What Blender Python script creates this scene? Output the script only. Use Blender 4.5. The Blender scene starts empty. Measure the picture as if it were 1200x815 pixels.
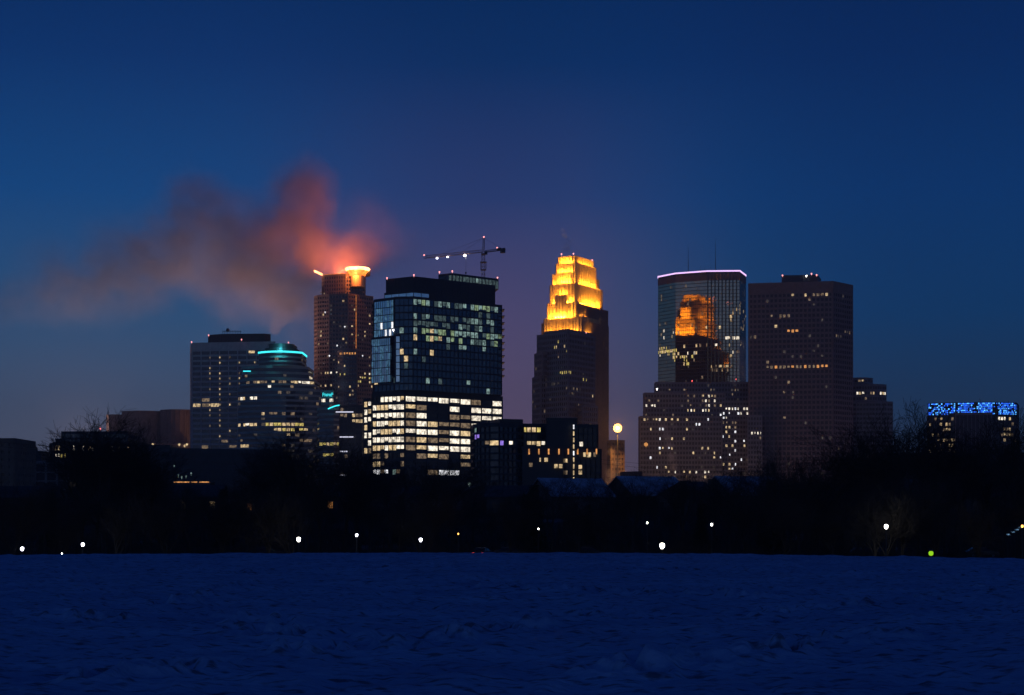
import bpy, math, random
import numpy as np
from mathutils import Vector, Matrix
R = math.radians
scn = bpy.context.scene
col = scn.collection

# ---------------------------------------------------------------- camera
F = 1962.0; HY = 608.0; EYE = 1.7            # focal length in photo pixels, eye level row, eye height
cd = bpy.data.cameras.new('camera'); cam = bpy.data.objects.new('camera', cd); col.objects.link(cam)
cam.location = (0, 0, EYE); cam.rotation_euler = (R(90), 0, 0)
cd.sensor_width = 36.0; cd.lens = F / 1200 * 36.0
cd.shift_y = (HY - 407.5) / 1200
cd.clip_start = 0.1; cd.clip_end = 20000
scn.camera = cam
# ---------------------------------------------------------------- render look
scn.render.engine = 'CYCLES'
scn.view_settings.view_transform = 'Standard'
scn.view_settings.look = 'None'
scn.view_settings.exposure = 0.0
scn.view_settings.gamma = 1.0
cy = scn.cycles
cy.use_denoising = True
cy.max_bounces = 5; cy.diffuse_bounces = 2; cy.glossy_bounces = 3
cy.transmission_bounces = 2; cy.volume_bounces = 0; cy.transparent_max_bounces = 16
cy.sample_clamp_indirect = 3.0
cy.volume_step_rate = 1.0; cy.volume_max_steps = 128
cy.use_light_tree = True

# ---------------------------------------------------------------- dusk sky
world = bpy.data.worlds.new('World'); scn.world = world; world.use_nodes = True
def build_sky():
    nt = world.node_tree; nt.nodes.clear(); N = nt.nodes.new; L = nt.links.new
    out = N('ShaderNodeOutputWorld')
    tc = N('ShaderNodeTexCoord'); sep = N('ShaderNodeSeparateXYZ'); L(tc.outputs['Generated'], sep.inputs[0])
    def mth(op, a, b=None, clamp=False):
        m = N('ShaderNodeMath'); m.operation = op; m.use_clamp = clamp
        for i, v in enumerate([a, b]):
            if v is None: continue
            if isinstance(v, (int, float)): m.inputs[i].default_value = v
            else: L(v, m.inputs[i])
        return m.outputs[0]
    x, y, z = sep.outputs
    elev = mth('MULTIPLY', mth('ARCSINE', z), 180 / math.pi)          # degrees
    az = mth('MULTIPLY', mth('ARCTAN2', x, y), 180 / math.pi)         # 0 = towards downtown, + = right
    def ramp(fac, stops):
        r = N('ShaderNodeValToRGB'); L(fac, r.inputs[0]); e = r.color_ramp.elements
        r.color_ramp.interpolation = 'EASE' if False else 'LINEAR'
        while len(e) < len(stops): e.new(0.5)
        for k, (p, c) in enumerate(stops): e[k].position = p; e[k].color = (*c, 1)
        return r.outputs[0]
    f = mth('DIVIDE', elev, 40.0, True)
    def S(*rgb): return tuple(((v/255+0.055)/1.055)**2.4 if v > 10 else v/255/12.92 for v in rgb)
    left = ramp(f, [(0.0, S(98, 94, 106)), (0.09, S(76, 90, 116)), (0.17, S(44, 84, 126)), (0.27, S(14, 70, 128)), (0.38, S(6, 50, 106)), (0.50, S(4, 35, 84)), (1.0, S(2, 24, 66))])
    right = ramp(f, [(0.0, S(62, 66, 86)), (0.09, S(30, 58, 90)), (0.17, S(14, 58, 104)), (0.27, S(8, 53, 107)), (0.38, S(5, 41, 93)), (0.50, S(3, 32, 79)), (1.0, S(2, 22, 64))])
    mid = ramp(f, [(0.0, S(118, 92, 106)), (0.09, S(98, 84, 114)), (0.17, S(82, 76, 116)), (0.27, S(38, 60, 112)), (0.38, S(4, 46, 98)), (0.50, S(0, 34, 82)), (1.0, S(2, 24, 66))])
    def mix(fac, a, b, mode='MIX'):
        m = N('ShaderNodeMix'); m.data_type = 'RGBA'; m.blend_type = mode
        if isinstance(fac, (int, float)): m.inputs[0].default_value = fac
        else: L(fac, m.inputs[0])
        for k, v in ((6, a), (7, b)):
            if isinstance(v, tuple): m.inputs[k].default_value = (*v, 1)
            else: L(v, m.inputs[k])
        return m.outputs[2]
    mr = N('ShaderNodeMapRange'); mr.interpolation_type = 'SMOOTHSTEP'; L(az, mr.inputs[0])
    mr.inputs[1].default_value = -4; mr.inputs[2].default_value = 14
    base = mix(mr.outputs[0], left, right)
    g = mth('SUBTRACT', 1.0, mth('DIVIDE', mth('ABSOLUTE', mth('SUBTRACT', az, -0.8)), 9.5), True)   # city glow over downtown
    g2 = N('ShaderNodeMapRange'); g2.interpolation_type = 'SMOOTHSTEP'; L(g, g2.inputs[0])
    sky = mix(g2.outputs[0], base, mid)
    # afterglow of the sunset behind the photographer, low in the sky
    back = ramp(f, [(0.0, S(108, 108, 122)), (0.09, S(96, 114, 144)), (0.25, S(60, 92, 144)), (0.5, S(28, 58, 118)), (1.0, S(6, 30, 84))])
    mb_ = N('ShaderNodeMapRange'); mb_.interpolation_type = 'SMOOTHSTEP'; L(mth('ABSOLUTE', az), mb_.inputs[0]); mb_.inputs[1].default_value = 60; mb_.inputs[2].default_value = 150
    sky = mix(mb_.outputs[0], sky, back)
    # the sky texture gives the overall dusk light from every direction
    ns = N('ShaderNodeTexSky'); ns.sky_type = 'NISHITA'; ns.sun_disc = False
    ns.sun_elevation = R(-4.0); ns.sun_rotation = R(-110); ns.air_density = 1.0; ns.dust_density = 1.0; ns.ozone_density = 3.0
    b1 = N('ShaderNodeBackground'); L(ns.outputs[0], b1.inputs[0]); b1.inputs[1].default_value = 0.05
    b2 = N('ShaderNodeBackground'); L(sky, b2.inputs[0]); b2.inputs[1].default_value = SKY
    add = N('ShaderNodeAddShader'); L(b1.outputs[0], add.inputs[0]); L(b2.outputs[0], add.inputs[1]); L(add.outputs[0], out.inputs[0])
SKY = 1.04
build_sky()
HAZE = 0.0001

# ================================================================ helpers
def X(px, Y): return (px - 600) / F * Y
def Z(py, Y): return EYE + (HY - py) / F * Y
def P(px, Y): return (X(px, Y), Y)
def PX(x, y): return 600 + F * x / y
def PY(z, y): return HY - F * (z - EYE) / y

MATS = {}
def nmat(name):
    m = bpy.data.materials.new(name); m.use_nodes = True; nt = m.node_tree
    MATS[name] = m
    return m, nt, nt.nodes['Principled BSDF'], nt.nodes.new, nt.links.new
def surf(name, c, rough=0.8, metal=0.0, var=0.25, scale=0.3, bump=0.0, bscale=1.0, spec=0.5, streak=False):
    m, nt, b, N, L = nmat(name)
    tc = N('ShaderNodeTexCoord'); vec = tc.outputs['Object']
    if streak:
        mp = N('ShaderNodeMapping'); mp.inputs['Scale'].default_value = (1, 1, 0.15); L(vec, mp.inputs[0]); vec = mp.outputs[0]
    n = N('ShaderNodeTexNoise'); n.inputs['Scale'].default_value = scale; n.inputs['Detail'].default_value = 5; L(vec, n.inputs['Vector'])
    r = N('ShaderNodeValToRGB'); L(n.outputs[0], r.inputs[0])
    r.color_ramp.elements[0].position = 0.3; r.color_ramp.elements[1].position = 0.7
    r.color_ramp.elements[0].color = (*[v * (1 - var) for v in c], 1); r.color_ramp.elements[1].color = (*[min(1, v * (1 + var)) for v in c], 1)
    L(r.outputs[0], b.inputs['Base Color'])
    b.inputs['Roughness'].default_value = rough; b.inputs['Metallic'].default_value = metal
    b.inputs['Specular IOR Level'].default_value = spec
    if bump:
        n2 = N('ShaderNodeTexNoise'); n2.inputs['Scale'].default_value = bscale; n2.inputs['Detail'].default_value = 2; L(tc.outputs['Object'], n2.inputs['Vector'])
        bp = N('ShaderNodeBump'); bp.inputs['Distance'].default_value = bump; bp.inputs['Strength'].default_value = 1.0
        L(n2.outputs[0], bp.inputs['Height']); L(bp.outputs[0], b.inputs['Normal'])
    return m
def glow(name, c, s, lo=0.25, scale=0.6, sample=False, hi=1.3, base=(0.02, 0.02, 0.02)):
    """an emitting surface; lo < 1 breaks the brightness up as furniture, blinds and ceiling lamps do"""
    m, nt, b, N, L = nmat(name)
    b.inputs['Base Color'].default_value = (*base, 1); b.inputs['Roughness'].default_value = 0.4
    b.inputs['Emission Color'].default_value = (*c, 1)
    if lo < 1:
        tc = N('ShaderNodeTexCoord'); mp = N('ShaderNodeMapping'); mp.inputs['Scale'].default_value = (1, 1, 0.8)
        L(tc.outputs['Object'], mp.inputs[0])
        n = N('ShaderNodeTexNoise'); n.inputs['Scale'].default_value = scale; n.inputs['Detail'].default_value = 3; n.inputs['Roughness'].default_value = 0.7
        L(mp.outputs[0], n.inputs['Vector'])
        mr = N('ShaderNodeMapRange'); L(n.outputs[0], mr.inputs[0])
        mr.inputs[1].default_value = 0.36; mr.inputs[2].default_value = 0.62
        mr.inputs[3].default_value = lo * s; mr.inputs[4].default_value = hi * s
        L(mr.outputs[0], b.inputs['Emission Strength'])
    else: b.inputs['Emission Strength'].default_value = s
    if not sample: m.cycles.emission_sampling = 'NONE'
    return m

# facade colours
surf('brown_stone', (0.19, 0.135, 0.115), var=0.2)
surf('beige_stone', (0.30, 0.26, 0.24), var=0.15)
surf('grey_stone', (0.16, 0.165, 0.17), var=0.2)
surf('pale_stone', (0.42, 0.40, 0.38), var=0.15)
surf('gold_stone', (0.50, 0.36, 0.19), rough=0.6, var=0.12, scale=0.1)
surf('dark_metal', (0.025, 0.03, 0.035), rough=0.5, metal=0.3)
surf('black_metal', (0.012, 0.013, 0.016), rough=0.5)
surf('teal_stone', (0.20, 0.27, 0.27), var=0.15)
surf('concrete', (0.20, 0.19, 0.18))
surf('dark_brick', (0.045, 0.035, 0.03))
surf('tan_brick', (0.13, 0.095, 0.07))
surf('roofing', (0.03, 0.03, 0.035))
surf('steel_red', (0.12, 0.06, 0.045), rough=0.5, metal=0.2)
surf('glass_dark', (0.045, 0.055, 0.07), rough=0.12, metal=0.7, bump=0.01, bscale=0.15)
surf('glass_black', (0.012, 0.014, 0.02), rough=0.15, metal=0.0, bump=0.01, bscale=0.15, spec=.35)
surf('glass_navy', (0.05, 0.085, 0.12), rough=0.12, metal=0.8, bump=0.01, bscale=0.2)
surf('glass_blue', (0.75, 0.98, 1.0), rough=0.08, metal=1.0, var=0.25, scale=0.25, bump=0.015, bscale=0.25)
surf('glass_bronze', (0.52, 0.41, 0.28), rough=0.02, metal=1.0, var=0.15, scale=0.2, bump=0.035, bscale=0.28)
surf('bark', (0.022, 0.019, 0.017), rough=0.95)
surf('twig', (0.020, 0.017, 0.016), rough=0.95)
surf('needles', (0.012, 0.02, 0.014), rough=0.9)
surf('car_paint', (0.05, 0.05, 0.06), rough=0.25, metal=0.5)
surf('tyre_rubber', (0.012, 0.012, 0.012))
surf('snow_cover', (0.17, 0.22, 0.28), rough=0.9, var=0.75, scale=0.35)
# lights of the city
glow('lit_warm', (1.0, 0.72, 0.38), 0.8, 0.25, scale=0.45)
glow('lit_bright', (1.0, 0.88, 0.70), 1.3, 0.22, scale=0.5, hi=1.25)
glow('lit_dim', (1.0, 0.70, 0.42), 0.22, 0.15)
glow('lit_faint', (0.9, 0.75, 0.6), 0.07, 0.2)
glow('lit_white', (0.95, 0.95, 1.0), 1.2, 0.5)
glow('lit_cool', (0.62, 0.95, 0.88), 0.32, 0.1)
glow('lit_cool_dim', (0.55, 0.85, 0.85), 0.10, 0.2)
glow('lit_blue_dim', (0.22, 0.55, 0.95), 0.22, 0.35)  # added pane glow that brightens the blue corner glazing
glow('lit_green', (0.72, 1.0, 0.55), 0.30, 0.2)
glow('lit_yellow', (1.0, 0.78, 0.22), 0.7, 0.3)
glow('lit_orange', (1.0, 0.42, 0.12), 0.8, 0.5)
glow('lit_purple', (0.4, 0.25, 1.0), 0.8, 0.6)
glow('led_blue', (0.02, 0.14, 1.0), 1.8, 0.15, scale=0.35)
glow('led_azure', (0.08, 0.40, 1.0), 2.4, 0.4, scale=0.5)
glow('neon_teal', (0.05, 0.85, 0.95), 1.6, 1)
glow('neon_lilac', (0.85, 0.55, 1.0), 1.5, 1)
glow('neon_white', (0.80, 0.80, 1.0), 0.9, 1)
glow('beacon_red', (1.0, 0.12, 0.12), 4.0, 1)
glow('beacon_pink', (1.0, 0.35, 0.35), 2.2, 1)
glow('lamp_white', (1.0, 0.93, 0.82), 14.0, 1)
glow('lamp_cold', (0.85, 0.85, 1.0), 9.0, 1)
glow('lamp_orange', (1.0, 0.40, 0.07), 5.0, 1)
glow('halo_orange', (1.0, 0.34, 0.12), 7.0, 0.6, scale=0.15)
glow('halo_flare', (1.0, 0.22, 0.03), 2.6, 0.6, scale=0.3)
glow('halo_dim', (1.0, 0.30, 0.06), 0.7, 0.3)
glow('gold_light', (1.0, 0.55, 0.06), 1.6, 0.6)
glow('signal_green', (0.45, 1.0, 0.02), 0.7, 1)
glow('tail_red', (1.0, 0.06, 0.04), 2.0, 1)
glow('ice_blue', (0.3, 0.6, 1.0), 0.35, 0.3)

class MB:
    def __init__(s): s.v = []; s.f = []; s.m = []
    def quad(s, a, b, c, d, m=0):
        n = len(s.v); s.v += [a, b, c, d]; s.f.append((n, n+1, n+2, n+3)); s.m.append(m)
    def poly(s, pts, m=0):
        n = len(s.v); s.v += list(pts); s.f.append(tuple(range(n, n+len(pts)))); s.m.append(m)
    def prism(s, pts, z0, z1, m=0, top=True, bottom=True):
        n = len(s.v); k = len(pts)
        s.v += [(p[0], p[1], z0) for p in pts] + [(p[0], p[1], z1) for p in pts]
        for i in range(k):
            j = (i+1) % k; s.f.append((n+i, n+j, n+k+j, n+k+i)); s.m.append(m)
        if top: s.f.append(tuple(n+k+i for i in range(k))); s.m.append(m)
        if bottom: s.f.append(tuple(n+k-1-i for i in range(k))); s.m.append(m)
    def ring(s, a, b, z0, z1, m=0):
        k = len(a); n = len(s.v)
        s.v += [(p[0], p[1], z0) for p in b] + [(p[0], p[1], z1) for p in b] + [(p[0], p[1], z0) for p in a] + [(p[0], p[1], z1) for p in a]
        for i in range(k):
            j = (i+1) % k
            s.f += [(n+i, n+j, n+k+j, n+k+i), (n+k+i, n+k+j, n+3*k+j, n+3*k+i), (n+2*k+i, n+2*k+j, n+j, n+i)]; s.m += [m]*3
    def box(s, c, d, m=0, rz=0.0):
        cx, cy_, cz = c; dx, dy, dz = d[0]/2, d[1]/2, d[2]/2; ca, sa = math.cos(rz), math.sin(rz)
        pts = [(cx+ca*u-sa*w, cy_+sa*u+ca*w) for u, w in ((-dx, -dy), (dx, -dy), (dx, dy), (-dx, dy))]
        s.prism(pts, cz-dz, cz+dz, m)
    def tube(s, p0, p1, r0, r1, n=6, m=0, caps=True):
        p0 = Vector(p0); p1 = Vector(p1); d = p1-p0
        if d.length < 1e-6: return
        d.normalize(); u = d.orthogonal().normalized(); w = d.cross(u); k = len(s.v)
        for p, r in ((p0, r0), (p1, r1)):
            for i in range(n):
                a = 2*math.pi*i/n; q = p + (u*math.cos(a)+w*math.sin(a))*r; s.v.append(tuple(q))
        for i in range(n):
            j = (i+1) % n; s.f.append((k+i, k+j, k+n+j, k+n+i)); s.m.append(m)
        if caps: s.f.append(tuple(k+n-1-i for i in range(n))); s.m.append(m); s.f.append(tuple(k+n+i for i in range(n))); s.m.append(m)
    def lathe(s, c, prof, n=12, m=0):
        k = len(s.v)
        for r, z in prof:
            for i in range(n):
                a = 2*math.pi*i/n; s.v.append((c[0]+r*math.cos(a), c[1]+r*math.sin(a), c[2]+z))
        for q in range(len(prof)-1):
            for i in range(n):
                j = (i+1) % n; s.f.append((k+q*n+i, k+q*n+j, k+(q+1)*n+j, k+(q+1)*n+i)); s.m.append(m)
        s.f.append(tuple(k+n-1-i for i in range(n))); s.m.append(m)
        s.f.append(tuple(k+(len(prof)-1)*n+i for i in range(n))); s.m.append(m)
    def mesh(s, name, mats, off=(0, 0, 0), smooth=False):
        me = bpy.data.meshes.new(name)
        if any(off): v = [(a-off[0], b-off[1], c-off[2]) for a, b, c in s.v]
        else: v = s.v
        me.from_pydata(v, [], s.f)
        if isinstance(mats, str): mats = [mats]
        for q in mats: me.materials.append(MATS[q])
        if len(mats) > 1: me.polygons.foreach_set('material_index', s.m)
        if smooth: me.polygons.foreach_set('use_smooth', [True]*len(s.f))
        me.update(); return me
    def build(s, name, mats, parent=None, off=None, smooth=False):
        if off is None: off = wloc(parent) if parent else (0, 0, 0)
        o = bpy.data.objects.new(name, s.mesh(name, mats, off, smooth)); col.objects.link(o)
        if parent: o.parent = parent
        return o
def wloc(o):
    x = y = z = 0.0
    while o: x += o.location.x; y += o.location.y; z += o.location.z; o = o.parent
    return (x, y, z)
def thing(name, label, cat, loc=(0, 0, 0), group=None):
    o = bpy.data.objects.new(name, None); col.objects.link(o); o.location = loc; o.empty_display_size = 1
    return tag(o, label, cat, group)
def tag(o, label, cat, group=None):
    o['label'] = label; o['category'] = cat
    if group: o['group'] = group
    return o
def kind(o, k): o['kind'] = k; return o
def lamp(name, loc, c, power, parent=None, r=0.3, typ='POINT', rot=None, size=None, spread=None):
    ld = bpy.data.lights.new(name, typ); ld.color = c; ld.energy = power
    if typ == 'POINT': ld.shadow_soft_size = r
    if typ == 'AREA':
        ld.shape = 'RECTANGLE'; ld.size, ld.size_y = size
        if spread: ld.spread = spread
    o = bpy.data.objects.new(name, ld); col.objects.link(o)
    if parent: o.parent = parent; w = wloc(parent); o.location = (loc[0]-w[0], loc[1]-w[1], loc[2]-w[2])
    else: o.location = loc
    if rot: o.rotation_euler = rot
    return o
def copy_tree(o, parent=None):
    c = o.copy(); col.objects.link(c)
    if parent: c.parent = parent
    for ch in o.children: copy_tree(ch, c)
    return c

# ================================================================ terrain
def gz(x, y):
    """height of the land at (x, y): level snow field, dip with the road, wooded rise, plateau of the city"""
    x = np.asarray(x, float); y = np.asarray(y, float)
    def ss(a, b, t): u = np.clip((t-a)/(b-a), 0, 1); return u*u*(3-2*u)
    z = -5.0*ss(76, 142, y) + 1.1*ss(185, 225, y) + 6.9*ss(240, 345, y)
    z = z + ss(30, 80, y)*(1-ss(110, 150, y))*(0.10*np.cos((x+2)/14) - 0.00028*np.clip(x, 0, 60)**2)
    return z
def G(x, y): return float(gz(x, y))

def build_ground():
    rng = np.random.default_rng(5)
    ys = [-90, -60, -30, -10, 0, 4]
    y = 7.0
    while y < 96: ys.append(y); y *= 1.0042
    while y < 420: ys.append(y); y *= 1.02
    while y < 6000: ys.append(y); y *= 1.12
    ys = np.array(ys + [6100.0]); 
    u = np.linspace(-1, 1, 640)
    e = np.array([1.05, 1.15, 1.3, 1.6, 2.2, 3.5, 6, 12, 30])
    rows = []
    for yy in ys:
        w = max(14, 0.34*yy + 5) if yy < 2500 else 855
        xo = w * e; xo = np.minimum(xo, 3800*np.linspace(.6, 1, 9)); xo[-1] = 3800
        rows.append(np.concatenate([-xo[::-1], u*w, xo]))
    Xg = np.array(rows); Yg = np.repeat(ys[:, None], Xg.shape[1], 1)
    Zg = gz(Xg, Yg)
    n = np.zeros_like(Xg)
    for k in range(46):
        lam = 0.16 * 30 ** rng.random(); a = rng.uniform(0, 6.28); ph = rng.random()*6.28
        amp = 0.0048 * lam ** 0.35
        kx, ky = math.cos(a)/lam*6.28, math.sin(a)/lam*6.28
        wgt = np.clip((lam/(Yg*0.0042+1e-6))/3, 0, 1)
        n += amp*np.sin(kx*Xg + ky*Yg + ph + 0.8*np.sin(Xg*0.7/lam+k))*wgt
    near = (Yg < 130)
    Zg = Zg + np.where(near, n, n*0.2)
    # footprints and trampled spots
    spots = []
    def track(px0, py0, px1, py1, cnt, jit=0.35):
        for t in np.linspace(0, 1, cnt):
            px = px0+(px1-px0)*t; py = py0+(py1-py0)*t
            yy = 1.7*F/(py-HY); spots.append((X(px, yy)+rng.normal(0, jit*0.4), yy+rng.normal(0, jit), rng.uniform(0.11, 0.18), rng.uniform(0.2, 0.34)))
    track(208, 702, 300, 682, 16, 0.15); track(230, 707, 190, 709, 6); track(280, 718, 360, 745, 14, 0.5)
    track(320, 742, 350, 738, 10, 0.7); track(330, 765, 360, 760, 8, 0.5); track(60, 720, 150, 728, 6, 0.5)
    track(560, 690, 900, 700, 34, 0.5); track(900, 720, 1180, 690, 26, 0.6); track(420, 760, 700, 720, 24, 0.4)
    track(700, 790, 1050, 745, 26, 0.4); track(90, 796, 260, 780, 10, 0.4); track(620, 668, 1150, 672, 26, 1.5)
    track(20, 672, 560, 668, 22, 1.5)
    for k in range(420):
        yy = 1.7*F/(rng.uniform(656, 730)-HY); spots.append((X(rng.uniform(-50, 1250), yy), yy, rng.uniform(0.05, 0.16), rng.uniform(0.04, 0.13)))
    for sx, sy, sr, sd in spots:
        if sy < 14: continue
        i0, i1 = np.searchsorted(ys, [sy-4*sr*2, sy+4*sr*2])
        xx = Xg[i0:i1]; yy = Yg[i0:i1]; d2 = ((xx-sx)/sr)**2 + ((yy-sy)/(sr*1.7))**2
        Zg[i0:i1] += -sd*np.exp(-d2) + sd*0.25*np.exp(-((np.sqrt(d2)-1.7)**2)*3)
    nr, nc = Xg.shape
    co = np.stack([Xg, Yg, Zg], -1).reshape(-1, 3).astype(np.float32)
    i = np.arange(nr-1)[:, None]*nc + np.arange(nc-1)[None]
    fc = np.stack([i, i+1, i+nc+1, i+nc], -1).reshape(-1, 4).astype(np.int32)
    me = bpy.data.meshes.new('snowy_ground'); me.vertices.add(len(co)); me.vertices.foreach_set('co', co.ravel())
    me.loops.add(fc.size); me.loops.foreach_set('vertex_index', fc.ravel())
    me.polygons.add(len(fc)); me.polygons.foreach_set('loop_start', np.arange(0, fc.size, 4, dtype=np.int32))
    me.polygons.foreach_set('loop_total', np.full(len(fc), 4, np.int32)); me.polygons.foreach_set('use_smooth', np.ones(len(fc), bool))
    me.update(calc_edges=True)
    m, nt, b, N, L = nmat('snow_ground')
    tc = N('ShaderNodeTexCoord')
    n1 = N('ShaderNodeTexNoise'); n1.inputs['Scale'].default_value = 0.45; n1.inputs['Detail'].default_value = 8; L(tc.outputs['Object'], n1.inputs['Vector'])
    mp = N('ShaderNodeMapping'); mp.inputs['Scale'].default_value = (0.8, 1.3, 1); L(tc.outputs['Object'], mp.inputs[0])
    n2 = N('ShaderNodeTexNoise'); n2.inputs['Scale'].default_value = 4.5; n2.inputs['Detail'].default_value = 8; L(mp.outputs[0], n2.inputs['Vector'])
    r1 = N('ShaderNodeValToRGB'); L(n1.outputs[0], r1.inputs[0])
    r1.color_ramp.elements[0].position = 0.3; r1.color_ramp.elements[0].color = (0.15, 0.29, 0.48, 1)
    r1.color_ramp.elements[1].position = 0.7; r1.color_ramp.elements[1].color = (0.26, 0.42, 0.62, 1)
    # dark flecks painted in for the shadows of snow bumps
    r2 = N('ShaderNodeValToRGB'); L(n2.outputs[0], r2.inputs[0])
    r2.color_ramp.elements[0].position = 0.34; r2.color_ramp.elements[0].color = (0.22, 0.2, 0.18, 1)
    r2.color_ramp.elements[1].position = 0.47; r2.color_ramp.elements[1].color = (1, 1, 1, 1)
    mu = N('ShaderNodeMix'); mu.data_type = 'RGBA'; mu.blend_type = 'MULTIPLY'; mu.inputs[0].default_value = 0.8
    L(r1.outputs[0], mu.inputs[6]); L(r2.outputs[0], mu.inputs[7])
    # beyond the field, tree shade is painted as dark ground with paler patches
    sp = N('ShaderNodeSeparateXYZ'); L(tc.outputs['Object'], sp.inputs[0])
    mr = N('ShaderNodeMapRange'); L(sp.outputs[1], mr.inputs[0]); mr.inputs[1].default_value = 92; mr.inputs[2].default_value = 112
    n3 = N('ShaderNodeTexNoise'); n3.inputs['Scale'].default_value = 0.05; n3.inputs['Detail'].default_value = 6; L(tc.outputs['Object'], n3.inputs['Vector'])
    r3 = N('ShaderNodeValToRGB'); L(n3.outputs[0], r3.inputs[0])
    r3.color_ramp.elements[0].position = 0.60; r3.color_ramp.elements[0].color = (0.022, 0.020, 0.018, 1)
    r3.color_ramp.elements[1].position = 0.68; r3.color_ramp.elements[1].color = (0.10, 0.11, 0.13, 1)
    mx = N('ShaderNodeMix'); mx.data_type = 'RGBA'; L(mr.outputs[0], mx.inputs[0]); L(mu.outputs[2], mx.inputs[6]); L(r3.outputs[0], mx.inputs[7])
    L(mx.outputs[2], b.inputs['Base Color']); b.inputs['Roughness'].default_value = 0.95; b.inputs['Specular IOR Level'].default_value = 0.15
    n4 = N('ShaderNodeTexNoise'); n4.inputs['Scale'].default_value = 5; n4.inputs['Detail'].default_value = 8; L(mp.outputs[0], n4.inputs['Vector'])
    bp = N('ShaderNodeBump'); bp.inputs['Distance'].default_value = 0.07; bp.inputs['Strength'].default_value = 1.0; L(n4.outputs[0], bp.inputs['Height']); L(bp.outputs[0], b.inputs['Normal'])
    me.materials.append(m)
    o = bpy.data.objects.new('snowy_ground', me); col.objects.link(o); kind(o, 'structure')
build_ground()
def strip(name, y0, y1, m, x0=-300, x1=300, lift=0.02):
    mb = MB(); xs = np.linspace(x0, x1, 40); yy = np.linspace(y0, y1, 6)
    for a in range(39):
        for b in range(5):
            q = [(xs[a], yy[b]), (xs[a+1], yy[b]), (xs[a+1], yy[b+1]), (xs[a], yy[b+1])]
            mb.poly([(p[0], p[1], G(*p)+lift) for p in q])
    return kind(mb.build(name, m), 'structure')
surf('asphalt', (0.045, 0.045, 0.05), var=0.3); 
strip('road', 226, 236, 'asphalt', lift=0.12)
strip('path', 160, 163, 'asphalt', lift=0.12)

# ================================================================ building kit
def ccw(pts):
    a = sum(pts[i][0]*pts[(i+1) % len(pts)][1]-pts[(i+1) % len(pts)][0]*pts[i][1] for i in range(len(pts)))
    return pts if a > 0 else pts[::-1]
def offset(pts, d):
    k = len(pts); out = []
    for i in range(k):
        p0 = Vector(pts[i-1]); p = Vector(pts[i]); p1 = Vector(pts[(i+1) % k])
        a = (p-p0).normalized(); b = (p1-p).normalized()
        na = Vector((a.y, -a.x)); nb = Vector((b.y, -b.x)); n = (na+nb)
        if n.length < 1e-3: n = na
        n.normalize(); c = max(0.35, n.dot(na)); q = p + n*(d/c); out.append((q.x, q.y))
    return out
def arc(cx, cy_, r, a0, a1, n): return [(cx+r*math.cos(R(a0+(a1-a0)*i/n)), cy_+r*math.sin(R(a0+(a1-a0)*i/n))) for i in range(n+1)]

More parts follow.
